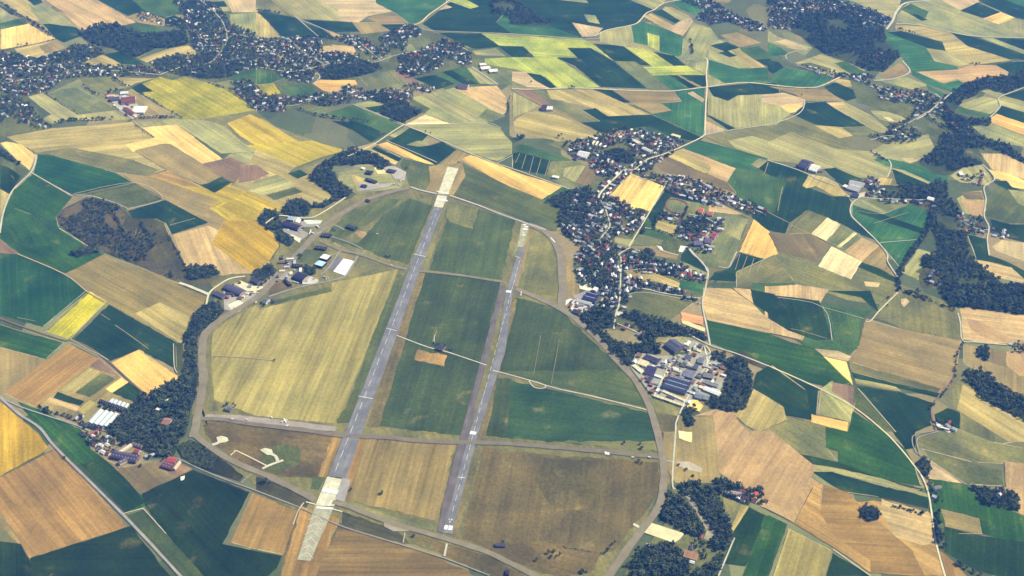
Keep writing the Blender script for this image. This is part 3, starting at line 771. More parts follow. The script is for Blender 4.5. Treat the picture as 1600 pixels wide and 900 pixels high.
AIRFIELD = '''
FF OG 300 690 304 600 300 560 312 520 330 490 335 460 330 440 345 432 362 428 400 428 420 412 438 386 430 366 440 345 470 335 505 318 545 312 560 300 600 262 636 285 640 292 703 304 800 338 868 378 880 450 960 555 1020 645 1036 745 1002 830 950 905 830 905 640 850 440 790 330 705 302 680 318 610
Z2 OG 640 150 1180 -60 1700 -150 1480 590 960 460 640 300
Z2 PK 870 200 1000 215 1140 310 1130 330 980 290
Z2 AG 880 330 1150 350 1200 440 960 400 700 300
FF AG 600 335 640 310 676 322 637 414 590 400 560 380
FF GR 545 330 600 310 625 312 600 335 560 360 520 380 510 365
Z2 GR 340 400 480 400 600 430 540 480 440 560 260 520
Z2 BT 740 440 940 470 850 520 760 490
Z2 OG 980 490 1200 570 820 690 880 600
Z2 GB 0 830 60 730 180 740 260 800 0 880
FF AG 700 317 735 323 805 345 783 438 672 422
Z1 OG 400 520 720 560 660 790 560 760 420 720 380 640
Z1 BS 300 640 390 660 320 900 230 1000 260 860
FF OG 690 328 697 326 668 420 655 420
FF AD 665 425 782 440 725 682 580 665
FF BS 652 428 664 430 592 668 572 666
FF GR 622 421 637 422 566 660 527 662 525 657 540 638
FF GC 330 557 331 537 333 520 357 500 400 477 407 484 430 477 475 466 518 456 519 442 622 421 612 450 587 510 537 640 525 656 527 662 460 656 400 650 375 640 345 629 335 625
FF GR 430 477 419 471 515 449 519 455
FF OG 331 628 340 629 342 642 326 644 325 560 330 560
FF GP 568 682 712 694 683 815 540 780 546 745
FF TB 558 680 574 682 548 760 540 765 534 748
FF GB 318 665 332 658 420 668 527 680 512 745 500 748 440 745 390 730 340 698 322 680
FF TB 522 680 534 681 510 746 497 745
FF GR 408 705 440 695 468 700 470 725 440 738 420 735
FF AG 487 746 508 747 498 766 485 764
FF SC 400 745 450 762 485 782 478 795 430 778 400 768
FF GB 470 795 490 805 460 872 440 880 448 850
FF TB 445 880 470 790 500 800 530 810 495 900 438 905
FF OG 538 780 600 800 684 818 677 828 640 822 560 797
FF SC 535 800 620 828 640 850 580 840 535 822
FF GB 640 832 690 848 760 868 830 905 780 905 690 866
FF GS 530 822 640 855 700 880 770 910 495 910 500 880
FF OG 832 355 853 364 868 385 872 400 871 462 820 460 808 446
FF BT 815 370 832 355 820 420 808 448 800 446
FF AD 806 465 875 483 920 528 975 580 1010 637 860 603 772 582
FF AG 772 580 1010 638 1000 600 975 578 880 580
FF AH 774 590 860 609 1012 645 1026 680 1028 708 960 700 755 681
FF AD 774 590 800 593 790 683 755 681
FF BS 798 468 808 468 756 690 744 690
FF GB 755 700 870 712 1028 722 1032 765 1008 800 958 862 938 866 860 845 790 852 720 842
FF GM 850 715 940 722 930 800 860 790 835 750
C2 GT 1008 384 1196 424 1176 492 990 450
FF BS 740 700 752 700 714 846 703 842
FF OG 860 690 1030 690 1030 708 960 700
FF GB 726 842 800 850 860 846 938 867 930 890 880 905 830 890 760 860
FF BT 878 400 884 398 902 440 905 462 890 478 880 478
FF LG 815 352 828 350 826 370 810 400 800 400
FF LG 528 268 560 258 580 255 600 268 632 268 635 282 625 294 555 302 530 290
FF PG 585 262 600 264 605 272 590 272
FF KH 548 272 590 285 600 292 560 300
'''
# ------------------------------------------------------------------ roads: tile width_px colour coords
RC = {'cream': (206, 196, 158), 'pale': (186, 182, 158), 'track': (170, 152, 112), 'taxi': (128, 118, 92), 'tar': (150, 146, 136),
      'brown': (120, 98, 76), 'grey': (142, 138, 122), 'conc': (196, 190, 160), 'red': (128, 84, 66), 'taxid': (116, 106, 86), 'dim': (122, 118, 80)}
ROADS = '''
B3 0.7 track 50 60 22 120
B3 0.7 track 88 70 60 160
B3 0.7 track 135 82 108 185
B3 0.7 track 182 95 152 195
B3 0.7 track 235 105 205 205
B3 0.7 track 1425 690 1395 790
B3 0.7 track 1470 705 1420 835
B3 0.7 track 1512 718 1470 840
B3 0.7 track 1562 730 1530 805
C4 0.8 track 140 258 220 275 370 320
C1 0.8 track 630 165 690 205
C1 0.8 track 720 235 800 290 930 385
C1 0.7 track 1100 370 1105 500
B1 0.7 track 70 200 90 220
C1 0.7 track 110 188 220 210
C1 0.8 track 0 232 120 270 230 302
D1 0.7 track 200 1000 330 890
D4 0.9 track 1190 640 1340 640
A2 0.9 track 1040 830 1200 880
B4 0.8 track 660 500 880 430
B4 0.8 track 560 420 720 440 840 380
C2 1.2 track 1105 340 1130 270
FF 1.2 track 330 557 360 558 400 561 429 564
B4 1.0 track 0 430 140 500
B4 0.9 track 90 270 60 420
A1 1.6 pale 0 530 200 490 400 470 520 440 760 448 1000 470
A1 1.4 pale 1150 415 1300 400 1380 330 1420 240 1380 120 1250 0
A1 1.3 pale 1420 240 1500 220 1600 260 1700 330 1840 400 1950 430
A2 1.6 pale 0 420 200 450 340 430 480 398 720 396 860 352 1000 322 1240 288 1340 330
A2 1.4 pale 340 430 400 480 360 525
A2 1.3 pale 520 240 620 250 720 330 780 380
A2 1.5 pale 0 660 200 665 320 640 420 600 560 560 720 580 880 580 980 560
A2 1.3 pale 420 400 300 330 200 240
A4 1.5 pale 0 40 140 60 240 50 400 70 560 110 740 170
A4 1.4 pale 580 505 700 545 860 600 1000 650 1090 640
A4 1.3 pale 760 825 880 770 1000 700
A4 1.3 pale 640 880 760 850 900 880
A4 1.3 pale 180 410 300 450 430 485
B3 1.4 pale 720 180 800 215 960 240 1100 260 1300 330 1480 400 1580 440
B3 1.2 pale 600 460 520 450 420 430 340 420
B3 1.2 pale 610 520 700 560
B3 1.2 pale 550 600 460 620 380 570
B3 1.2 pale 680 800 760 790 900 780 1020 800
B3 1.3 pale 1010 790 1100 830 1210 850
C3 1.2 pale 690 70 780 30 960 50 1180 100
B4 1.2 pale 1200 480 1300 530 1380 540
Y2 1.6 pale 500 300 640 330 720 360 760 400 700 520 640 560
Y2 1.2 pale 240 260 440 380
A2 2.2 cream 1215 0 1130 60 1080 95 1030 142 980 160
A2 1.3 pale 1040 180 1120 195 1600 214 2050 246 2180 236
A3 2.2 cream 1062 0 950 22 890 62 840 85 800 130 760 156 640 180 580 195 520 226
A3 2.5 cream 0 555 100 561 400 553 700 566 960 573 1060 565 1220 546 1360 526 1480 519 1730 545 1850 550 1930 540 2050 485
A3 2.3 cream 1200 362 1222 380 1214 460 1219 545 1212 640 1206 800 1198 850 1100 902 960 962 850 996
B3 3.0 cream 850 96 800 140 760 165 700 166 640 220 560 300 540 340
B3 2.2 pale 540 340 580 400 600 460 610 520 560 585 550 615
B3 2.6 pale 740 650 670 692 682 720 676 900 670 1000 650 1060 636 1160
A3 1.5 pale 1198 850 1340 820 1600 781 1750 735 1815 690 1830 630
A3 1.3 track 0 558 180 656 400 765 600 872
A4 3.4 pale 740 186 780 130 800 80 860 20 1000 5 1060 -10
A4 2.0 pale 800 151 960 161 1260 226 1600 239
A4 2.2 pale 660 506 760 500 860 470 886 440 840 384
A4 1.8 pale 1600 550 1480 595 1440 620 1450 670 1385 738
A4 1.4 pale 120 372 120 340 270 296
A4 2 pale 930 750 990 715 1060 655 1150 580
B4 2.0 pale 1340 130 1400 190 1412 230 1350 270 1362 350 1350 450 1380 520 1370 600 1382 700
A2 2.4 cream 928 780 870 815 740 902 640 952 560 985
FF 1.8 pale 630 195 660 207 689 220 716 232 734 240 776 256 800 264 890 296
A2 1.4 pale 920 780 610 655
A2 1.0 pale 940 780 1220 776 1440 768 1530 802
A2 2.0 pale 1350 420 1510 530
A2 1.0 pale 240 108 420 182 500 222
A2 1.0 pale 260 118 390 230
A1 2.2 pale 1000 470 1080 440 1150 415
A1 1.2 track 830 760 970 862
B1 2.6 pale 226 70 224 100 195 180 100 270 60 330 20 440 0 560
B1 1.4 pale 195 180 440 322
B1 1.0 pale 440 322 560 325 720 370 800 407
B1 0.9 pale 460 315 840 244 1020 346 800 407
B1 0.8 pale 1060 512 1220 468
B1 2.0 track 110 690 400 815 545 925 660 990
C1 2.6 brown -20 185 130 240 400 330 440 325 560 375 690 470 820 590 940 690
C1 1.2 pale 660 92 440 322
C1 0.9 pale 440 322 680 452
C1 1.0 pale 270 245 540 20
C1 1.0 pale 290 445 400 346
C1 1.2 pale 1085 350 1090 490 1110 535
Z3 3.2 cream 285 380 320 250 450 150 550 102 690 82
Z3 5.5 conc 0 150 120 192 310 272
D1 4.4 tar 0 -215 120 -110 250 -22 340 90 560 310 770 520 960 720 1140 915
C1 2.4 tar -20 670 120 742 480 862 560 900
D1 1.4 cream 770 514 895 480
D1 1.2 pale 895 480 1040 640
D1 2.2 grey 1110 168 1330 268 1600 370 1870 474 2120 586 2450 690 2770 790 3060 900
B3 2.6 pale 1100 648 1200 760 1226 800 1210 900 1190 1000 1212 1120 1238 1258
C3 2.6 pale 1100 290 1240 362 1400 412 1600 490
C4 2.6 cream 0 489 300 622 540 752 730 905 830 1010 910 1110 960 1180 1000 1280 1020 1400 1040 1540 1060 1640 1110 1820
C4 1.8 cream 812 30 700 140 640 210 608 210
C4 2.0 pale 1185 160 1202 220 1215 330 1300 342 1500 360
D4 2.0 grey 1060 0 960 30 928 60 950 150
D4 1.6 grey 1010 -60 1050 -10 920 20 900 60 920 120 960 152 1240 332
D4 1.1 pale 960 110 1270 190
D4 1.5 pale 405 735 640 905
C4 2.4 brown 1210 345 1180 440 1160 560 1080 660 1040 720 1020 780 1050 900
C4 1.1 pale 560 630 800 905
C4 1.0 pale 60 62 340 122 400 330
C4 0.9 pale 340 122 600 195
B4 2.0 pale 0 105 190 166 330 230 420 260
B4 1.8 pale 640 46 750 100 768 150 745 212
B4 1.6 pale 490 330 560 320 610 340 880 350 1000 352
B4 2.0 pale 580 330 522 380 520 450 600 530 690 620 745 692 748 740 812 838
B4 1.0 track 140 510 480 660
B4 1.2 pale 700 620 950 600
B3 2.0 cream 972 236 900 360 830 480 730 645
B2 2.6 cream 60 500 110 465 160 450 320 467 420 430 560 337
B2 1.8 pale 640 45 750 0
C2 2.2 pale 880 300 1070 372 1200 405 1440 486
C2 2.4 pale 1480 519 1600 550 1740 590 1880 632 2100 680 2440 765
C3 2.0 pale 105 585 140 625 200 630 205 612 150 590
C3 1.2 dim 180 300 135 545
C3 1.2 dim 295 325 245 605
C3 2.6 pale 1020 1260 1002 1210 1022 900 1030 830 1090 700 1190 530 1240 420 1210 360
D3 2.2 pale 1290 905 1390 665
D3 1.6 pale 870 160 1010 190
FF 12.5 taxi 825 351 852 362 867 380 876 400 879 450 877 482
FF 11.5 taxi 806 452 840 466 877 484 900 500 932 528 962 562 990 592 1012 630 1028 680 1036 720 1037 750 1030 790 1002 830 968 876 948 905
FF 12 taxi 640 294 612 300 575 312 545 328 515 347 485 376 455 410 432 434 408 460 378 480 352 496 328 514 317 532 316 570 317 600 308 655 302 684
FF 11 taxi 304 680 333 702 365 722 417 744 455 762 492 782
FF 9.5 taxid 312 655 345 656 400 664 470 672 540 682 600 684 660 690 722 692 790 694 860 699 960 708 1030 715
FF 10 taxi 520 785 545 792 580 806 632 824 695 842 757 862 800 882 845 905
FF 6 taxi 500 377 532 391 562 398 612 416 636 421
FF 5.5 taxi 652 424 720 431 790 442
FF 5 taxi 640 293 682 304 703 307 750 322 800 341 826 351
Z2 3.6 grey 930 470 830 640 780 690 640 730 300 800 0 895
Z2 2.6 grey 750 415 700 480 620 600 540 665
Z2 2.6 grey 500 250 660 150 790 200
Z2 2.4 grey 660 270 860 340 980 400
Z4 2.0 cream 470 550 510 515 545 508 850 660
Z4 5.5 conc 280 440 340 420 370 400
Z4 4.6 conc 800 690 880 650 1020 600
Z4 5.0 conc 960 610 940 560 880 530
Z4 2.0 grey 580 840 640 780 700 740
Y7 1.8 pale 250 890 330 690 400 590
Z8 3.6 pale 630 700 655 570
Z8 1.6 pale 200 560 220 460
Y5 1.3 pale 290 0 560 115 820 230
Y5 1.0 pale 210 60 440 180
Y5 1.2 pale 1440 240 1600 160
Y2 2.6 red 270 215 278 180 300 152 340 143 400 150 460 170 497 205 492 245 465 283 400 292 330 275 285 245 270 215
Y2 2.0 conc 180 640 230 680 300 705 400 730
Y2 1.6 pale 490 640 560 730 650 800 700 900
Y2 1.4 pale 1010 690 960 800 920 860 820 850
Y1 1.4 pale 950 440 1080 460
Z5 2.2 pale 1150 730 1220 640
Z1 0.9 pale 0 350 100 385 280 425
Z6 2.4 conc 350 590 520 250
Z6 2.4 conc 720 560 900 330 870 80
Z6 2.2 conc 640 200 740 280 900 320 1060 380
Z6 2.2 conc 340 370 480 400
Y4 2.0 grey 700 210 860 360 980 560 1060 660
Y3 2.4 pale 640 250 760 270 900 290 1060 330 1420 380
Y3 1.8 pale 560 640 700 700 820 760
'''
# ------------------------------------------------------------------ paved areas: material|colour|polygon
PAVE = '''
concrete x runway_end Z1 395 140 510 160 345 570 250 555
concrete x runway_end Y7 725 225 925 265 820 640 560 625
concrete_old x overrun Y7 555 625 815 655 490 1400 305 1380
asphalt x runway FF 677.5 324 691.5 326 566 675 541 748 512.5 745 540 675
asphalt x runway FF 812 386 821 387 801 460 789 550 748 676 727 755 713 806 707 836 690 833 703 790 734 676 776 550 790 458
asphalt_dark x taxiway FF 783 446 790 447 762 560 733 676 712 760 692 833 683 831 696 770 721 676 755 550
concrete_old x runway_end Z1 1165 735 1240 742 1215 880 1140 870
concrete_old x runway_end FF 812 371 821 372 816 387 808 386
paving 150,146,134 apron Y7 930 240 1050 270 960 580 830 540
paving 150,140,116 apron Z8 0 300 250 400 260 440 100 440 0 390
paving 232,230,218 apron Z2 780 497 905 530 800 678 672 632
paving 112,106,112 apron Z2 700 480 775 500 670 628 610 600
paving 150,144,130 apron Z2 100 190 430 170 520 160 560 100 330 110 300 75 330 130 340 200 430 240 320 320 220 250
paving 216,208,176 apron Z2 220 240 340 290 320 335 270 300
paving 200,206,190 apron Z2 360 95 560 100 540 132 400 140
paving 226,226,220 apron Z2 275 110 300 68 340 90 320 130
paving 190,186,170 apron Z2 345 745 400 665 520 720 500 760 350 765
paving 160,152,134 apron Z3 460 230 560 300 640 300 700 240 860 260 620 460 470 430
paving 206,198,160 apron Z3 570 165 640 128 770 185 910 185 840 225 800 235 710 240
paving 206,206,176 apron Z3 510 380 620 330 690 370 540 430
paving 150,140,122 apron Z3 860 130 1020 40 1180 30 1160 110 1280 160 1100 130 1020 110 880 230
paving 168,162,148 apron Y5 230 270 380 270 500 330 480 420 380 400 330 330
paving 158,152,140 apron Y5 0 430 200 460 380 440 300 490 0 530
paving 150,140,124 apron Z4 220 120 560 130 1100 190 1560 250 1560 300 960 250 420 190 190 160
paving 196,192,158 apron Z4 322 360 372 345 435 362 450 395 420 412 340 420
paving 196,192,158 apron Z4 775 492 830 470 900 490 915 545 850 545
paving 206,206,176 apron Z5 960 460 1020 430 1110 500 1100 560 1060 570 970 545
paving 150,140,138 apron Z5 900 620 1060 560 1110 600 1000 670 930 660
paving 226,222,206 apron Z5 800 680 870 650 900 660 810 730
paving 188,184,164 apron Z5 860 740 930 670 1100 710 1060 760 1000 800
paving 196,190,168 apron Z5 1350 770 1440 800 1400 835 1340 815
paving 150,148,128 yard Z6 160 140 400 180 640 170 830 130 900 130 1090 260 1080 480 1030 560 900 640 760 640 660 710 330 600 100 300
paving 138,124,100 ground Z6 560 250 640 280 600 400 480 390
paving 138,120,98 ground Z6 900 250 1080 280 1060 440 880 340
paving 140,124,86 ground Z6 470 520 700 600 660 650 460 570
paving 226,196,110 ground Z6 700 640 800 640 860 700 820 760 690 710
paving 150,150,120 yard Z6 600 40 760 20 860 80 820 160 700 150
paving 150,146,96 ground Z6 400 30 600 -30 760 0 620 40 480 50
paving 206,198,150 yard Y4 310 620 390 520 730 630 680 690 620 730
paving 206,198,170 yard Y4 190 540 205 520 295 570 275 585
paving 150,140,110 yard Y4 700 180 780 220 1060 650 1000 720 930 680 960 600 860 420
paving 226,220,206 yard Y2 400 690 420 630 490 640 440 700
paving 226,220,206 yard Y2 170 630 220 640 250 690 210 680
paving 150,148,140 yard Y2 620 480 680 480 660 560 560 560 480 520
paving 216,196,140 yard Y3 1225 590 1480 690 1470 730 1240 640
paving 208,150,100 field Y3 1225 520 1460 570 1450 660 1240 610
paving 166,160,138 yard A1 670 600 780 590 830 620 900 700 830 750 740 690
paving 232,228,200 yard FF 282 746 289 744 288 750 283 752
paving 190,178,160 yard C4 1050 840 1140 900 1130 910 1050 870
paving 186,178,150 yard B4 490 330 570 310 620 300 600 330 540 350
paving 176,166,140 apron D3 1030 190 1110 188 1190 232 1182 256 1100 240 1040 215
paving 240,232,160 field D3 1040 -5 1125 5 1122 68 1045 40
'''
# painted white bars: tile half_width_m coords (polyline)
BARS = '''
Z1 4 1182 745 1212 748
Z1 4 1195 766 1236 770
Z1 3 1180 828 1196 830
Z1 3 1176 852 1206 855
Y7 7 655 410 870 450
Y7 3.5 575 655 810 675
Y7 1.2 430 580 560 615
Y7 1.2 800 680 930 715
Z1 6 285 480 395 500
Z1 3 285 400 410 425
Z1 1.2 20 350 100 385
Z1 1.2 280 420 100 385
Z1 1.3 420 440 720 545 900 620 1180 720 1420 800
Z8 7.5 628 400 665 404
Z8 7.5 672 405 716 408
Z8 2.5 676 318 684 319
Z8 2.5 702 320 712 322
Z8 2.5 683 342 692 343
FF 1.2 647 398 665 402
FF 1.0 560 620 582 624
FF 1.0 604 514 620 518
Z5 6 205 575 260 580
Z5 1.2 365 575 358 620
Z5 0.9 300 210 348 225
Z5 2 670 15 715 65
D2 6 1338 8 1376 14
D2 0.9 1262 288 1305 290
D3 3 585 128 588 145
D3 3 600 132 603 148
Z1 5 1180 790 1230 798
'''
# centre lines: dashes from, to (full px), dash m, gap m, half width m
CENTRES = [((686.5, 322), (520, 748), 30, 20, 0.5), ((812, 408), (706, 805), 22, 16, 0.42)]

# ------------------------------------------------------------------ woods: name | where | spacing m | size | tile | poly
WOODS = '''
wood|the wood between the town houses at the upper left|11|1.25|A1|500 210 580 165 720 148 800 190 930 215 1160 190 1180 270 1080 300 980 300 850 360 690 300 560 270
wood|the dark block of wood above the orange stubble|11|1.2|A2|390 440 480 400 740 395 795 430 680 470 500 502 420 492
wood|the wood beside the road junction north of the airfield|10|1.2|A2|700 580 800 570 850 620 930 640 1045 702 910 772 780 712 800 650 740 630
wood|the large wood at the upper right|12|1.3|A4|130 190 200 90 300 80 450 60 560 100 600 172 720 180 740 260 832 350 720 452 600 430 480 382 350 332 290 292 190 222
wood|the far wood on the top edge|12|1.3|A2|1460 -30 1600 -30 1760 100 1840 140 1820 165 1600 150 1580 100 1470 80
wood|the river valley wood at the far right|12|1.2|A4|1080 620 1200 540 1260 520 1330 490 1530 475 1620 430 1620 540 1480 592 1400 560 1340 560 1300 600 1210 632 1160 720 1270 740 1400 760 1380 790 1240 780 1300 850 1480 900 1560 960 1600 1010 1480 960 1380 930 1180 860 1100 740
wood|the valley wood on the right|11|1.15|B4|1060 20 1080 -60 1240 -40 1340 80 1340 130 1220 150 1110 200 1040 190 940 120
wood|the belt of wood beside the long valley on the right|11|1.15|B4|700 260 850 260 1000 260 1060 220 1120 240 1120 340 1180 370 1190 500 1240 560 1250 700 1420 830 1460 870 1620 890 1620 1070 1230 1020 1140 1020 1050 880 1090 870 1060 790 940 760 960 710 1060 690 1040 560 1000 500 1020 400 1060 370 980 350 800 340 710 320
wood|the square dark wood at the right edge|10|1.15|C4|1070 -20 1620 -20 1620 160 1250 118 1190 125 1160 110 1090 60
wood|the long thin wood in the stubble on the right|9|1.1|C4|1230 520 1300 510 1380 530 1420 590 1480 630 1620 690 1620 840 1480 770 1340 690 1240 580
wood|the wood round the dispersal area north of the airfield|9|1.15|B2|340 195 400 130 560 45 640 30 740 65 850 130 780 165 720 125 600 132 490 135 470 170 520 240 612 305 560 340 480 320 330 215
wood|the wood behind the hangars|9|1.1|B2|160 410 200 360 280 340 350 385 420 370 520 318 560 330 420 400 350 400 330 450 190 462
wood|the wood between the yellow field and the hangars|9|1.1|B2|10 480 60 415 130 420 150 470 180 560 245 600 205 645 130 600 130 540 60 530
wood|the clump beside the apron road|9|1|B2|-20 810 70 755 135 790 110 840 20 900 -20 880
wood|the scrub wood in the old quarry|9|0.95|B1|355 480 410 410 540 345 640 352 740 388 790 440 770 500 780 560 880 500 960 590 970 640 900 690 1000 760 1100 830 1060 840 900 770 680 680 560 640
wood|the spinney pointing left out of the quarry|8|1|B1|440 690 540 650 620 640 620 680 480 710
wood|the wood beside the quarry track|8|1.05|B1|1160 790 1220 760 1340 770 1380 810 1300 840 1180 855
wood|the tree belt west of the perimeter road|7.5|1.0|C1|1290 100 1370 90 1400 150 1330 220 1240 310 1230 480 1240 600 1150 560 1160 380 1150 320 1200 180
wood|the dark wood at the bend of the perimeter road|7.5|1.1|Z7|1270 0 1250 160 1200 340 1150 560 1040 700 1000 830 860 820 740 770 600 710 470 690 440 620 330 600 300 500 470 360 560 310 660 200 760 180 940 60 1130 0
wood|the dark wood at the lower right|7.5|1.15|Y4|640 120 760 100 900 110 1000 160 1080 260 1160 420 1220 580 1220 700 1160 800 1060 800 1000 720 1060 650 960 500 860 330 740 230 680 180
wood|the left half of the wood at the lower right|7.5|1.1|Y4|660 230 740 300 840 400 920 560 920 680 760 640 640 560 480 480 500 360 570 210
wood|the round wood on the bottom edge|7.5|1.1|D3|760 790 850 720 980 690 1050 760 1110 830 1110 910 730 910
wood|the clump by the bottom edge houses|8|1|D3|1160 860 1260 800 1300 760 1340 780 1290 910 1130 910
wood|the wood by the field houses at the lower right|8|1.05|D3|1250 310 1300 285 1400 330 1480 370 1500 430 1480 460 1400 430 1320 400 1260 350
wood|the wood round the works buildings|8.5|1.15|Z6|1090 230 1200 190 1300 220 1360 400 1370 540 1280 740 1160 750 960 720 860 640 960 590 1050 580 1070 480 1090 420 1060 360
wood|the clump beside the works gate|8|1|Z6|640 740 760 710 790 760 740 800 760 900 700 920 640 840
wood|the clump north of the works|8|1|Z6|910 130 1100 160 1080 250 930 210
wood|the wood between the base and the works|8.5|1.15|C3|430 170 520 110 640 150 660 240 560 260 660 350 780 350 900 330 930 410 780 410 740 490 680 480 580 370 480 260
wood|the long wood under the playing field|8.5|1.15|C3|660 170 760 150 900 190 1060 240 1200 290 1220 330 1100 310 920 300 880 340 780 320 840 270 760 210
wood|the wood at the west end of the village|9|1.1|B3|210 355 330 300 420 290 480 270 520 330 460 380 500 430 420 520 340 490 280 480 300 400
wood|the wood north of the village street|9|1.1|B3|570 60 640 35 740 45 780 100 740 130 680 110 600 100
wood|the wood behind the new houses|9|1.1|B3|480 770 560 790 580 850 560 910 480 870 460 820
wood|the round spinney beside the school field|8|0.9|B3|790 690 850 655 895 680 880 730 830 750 790 720
wood|the trees in the middle of the school grounds|8|1.1|B3|1060 500 1120 460 1220 470 1230 520 1180 560 1080 560
wood|the small spinney in the brown field|7.5|1|D4|560 490 600 465 660 465 700 500 690 550 640 565 590 540
wood|the farm spinney beside the lane on the right|8|1|D4|905 210 960 165 1010 180 1010 230 1000 300 960 260
wood|the wood round the lone house on the right|8|1.05|D4|1250 320 1300 350 1400 365 1500 365 1560 400 1565 500 1520 490 1440 470 1340 455 1310 400
wood|the oblong copse above the lane on the right|8|1|C4|1300 380 1370 355 1380 460 1310 420
wood|the small dark plot beside the road|8|0.6|D1|1100 90 1190 55 1400 150 1330 200 1330 240 1230 215 1140 160
wood|the far small wood above the right river|11|1.1|B4|1270 0 1350 0 1350 40 1270 30
wood|the far tree line at the right edge|11|1.1|B4|1380 -10 1440 -10 1520 50 1620 100 1620 140 1500 70
wood|the far wood left of the upper road|11|1.1|B3|-10 -40 60 -50 80 -40 10 0
wood|the trees in the village park|9|1.1|Z2|370 580 410 565 490 610 490 660 440 670 360 640
'''
# rows of trees and hedges: where | step m | size | tile | polyline
HEDGES = '''
the hedge below the grey-green field|9|1.0|A1|345 775 430 755 560 752 710 745
the hedge beside the olive field|8|0.7|A1|880 582 1000 660 1140 742
the field hedge south of the farm works|9|0.9|A1|830 748 1000 735 1100 735
the tree row at the upper left|10|1.2|A1|0 20 100 90 200 140 270 190 340 235
the small wood strip at the left edge|8|1.1|B1|0 30 50 75 100 110 130 130
the small wood strip at the left edge|8|1.1|B1|0 60 60 95 110 120
the hedge along the far lane|10|1.0|A2|250 680 350 715 500 742 720 767
the hedge above the village|10|0.9|A2|0 65 150 85
the lane trees at the top|12|1.0|A2|700 85 760 80
the brook trees|8|0.7|A2|1590 600 1570 640 1580 690 1560 720
the valley hedge at the right|9|1.1|A4|1000 740 1100 800 1200 860 1300 900
the tall hedge along the sunken lane|8|1.0|B4|1010 410 1000 500 960 580 900 660 840 750 810 830 820 900
the tall hedge along the sunken lane|8|1.0|B4|1030 410 1020 500 980 580 920 660 855 750 830 830
the thorn hedge by the stubble|6|0.7|B1|1050 570 1080 620 1120 700 1160 770
the quarry hedge|5|0.9|B1|880 500 920 560 950 610 965 640
the quarry hedge|5|0.9|B1|700 420 740 490 770 550
the field brook on the right|8|0.6|C4|1215 340 1175 450 1160 570 1090 660 1080 680
the lane hedge on the right|5|0.95|D4|770 465 860 490 980 522
the dark roadside hedge at the right|7|1.0|D4|1060 490 1060 600 1080 700 1100 720
the dark roadside hedge at the right|7|1.0|D4|1045 540 1048 640 1070 720
the bottom right hedge|8|0.9|D4|1180 825 1240 860 1340 895
the hedge below the brown grass|4.5|0.55|D3|220 680 330 720 460 745 570 770
the hedge at the corner of the brown grass|8|0.8|D3|570 770 600 730 650 690
the low hedge by the dispersal road|6|0.5|Z4|280 185 480 205 760 230 960 255
the railway hedge|8|0.9|C4|800 10 960 60 1080 110 1170 150
the valley orchard|9|1.0|C4|860 30 940 30
the dark hedge of the grey-green field|9|0.6|A1|290 580 400 655 490 715
the hedge behind the farm works|9|0.9|A1|520 540 600 590 660 610
the hedge behind the farm works|9|1.0|A1|670 600 700 570 770 560
the hedge by the small dark field|9|0.8|A1|700 490 810 545
the hedge along the yellow field top|10|0.9|A1|1300 520 1460 572 1580 680
the lane hedge north of the farm track|10|0.8|A1|110 290 180 282
the lane hedge north of the farm track|10|0.8|A1|300 260 350 250
the hedge beside the sand-coloured strip|9|0.6|A1|840 780 900 830 960 860
the village edge trees by the field|10|1.0|B3|730 400 800 420 840 440
the school lane trees|8|0.9|Y2|490 650 560 680 640 700 740 710
the dark garden hedges by the potato field|8|0.7|Y3|1500 190 1600 210 1700 240
the field trees by the wood on the right|9|0.8|C4|880 30 960 20
the bushes along the sunken road on the right|8|0.7|C4|1050 700 1030 730 1000 770
the field edge shrubs|8|0.5|C4|945 275 1090 300
the dark trees by the glasshouses|7|0.9|C1|610 735 690 765 770 775
the dark trees by the glasshouses|7|0.9|C1|490 840 560 870 640 890
the dark trees by the glasshouses|7|0.9|C1|240 740 330 785 410 800
the far crossing trees|11|1.0|A3|340 552 400 552
the far valley shrubs|10|1.0|A4|1260 405 1330 405
the far tree row at the upper right|11|1.0|A4|800 180 920 215
the far stream shrubs|9|0.9|A3|1110 250 1125 290 1130 340
the school boundary hedge|7|0.8|Y2|130 450 240 250
the school boundary hedge|7|0.8|Y2|420 400 500 220
the garden trees in the works yard|14|0.6|Z6|540 240 600 260 640 330 700 330 760 340
the garden trees in the works yard|14|0.6|Z6|330 400 360 500 340 580
the garden trees in the works yard|12|0.6|Z6|500 230 440 400
the garden trees in the works yard|12|0.6|Z6|850 340 900 430 1000 460
the garden trees in the works yard|10|0.7|Z6|540 150 580 200 640 190
the poplar row beside the sports ground|8|0.8|Y2|140 455 360 530
the lane trees at right|10|0.9|B4|640 50 680 80 750 110
'''
# single trees
SINGLES = 'C2 116 458 D1 405 165 D2 595 365 D2 785 388 D2 60 320 D2 45 330 D3 700 75 D3 800 80 D3 810 105 D3 790 190 D3 810 200 D3 155 805 D3 230 760 D3 265 750 D3 300 770 D3 275 785 D3 245 785 D3 440 880 D3 465 880 D3 720 840 D3 1130 280 D3 1090 240 D3 1040 210 D1 880 215 D1 1020 180 D1 940 165 C2 1110 355 C2 1140 360 C2 1180 365 C2 1220 395 C2 1240 410 C2 1250 390 C2 100 80 C2 110 95 C2 30 100 C2 50 115 C4 750 65 C4 745 115 Z8 1240 560 Z4 440 20 Z4 500 15 Z4 520 40 Z4 400 40 Z4 410 80 Z4 800 830 Z4 840 820 Z4 880 835 Z8 310 490 A3 120 515 A3 290 860 A3 320 870 A3 310 845 A2 1060 825 A2 1090 838 A4 210 600 Z2 670 200 Z2 690 210 Z2 320 470 Z2 340 490 Z1 360 45 Y5 490 300 Y5 470 280 Y5 505 290 Z2 1240 490 Z2 1220 480 Z2 1260 485 Y4 250 790 C3 840 630 B1 770 470 B1 1010 620 B1 980 620 B1 970 570 B1 950 520'
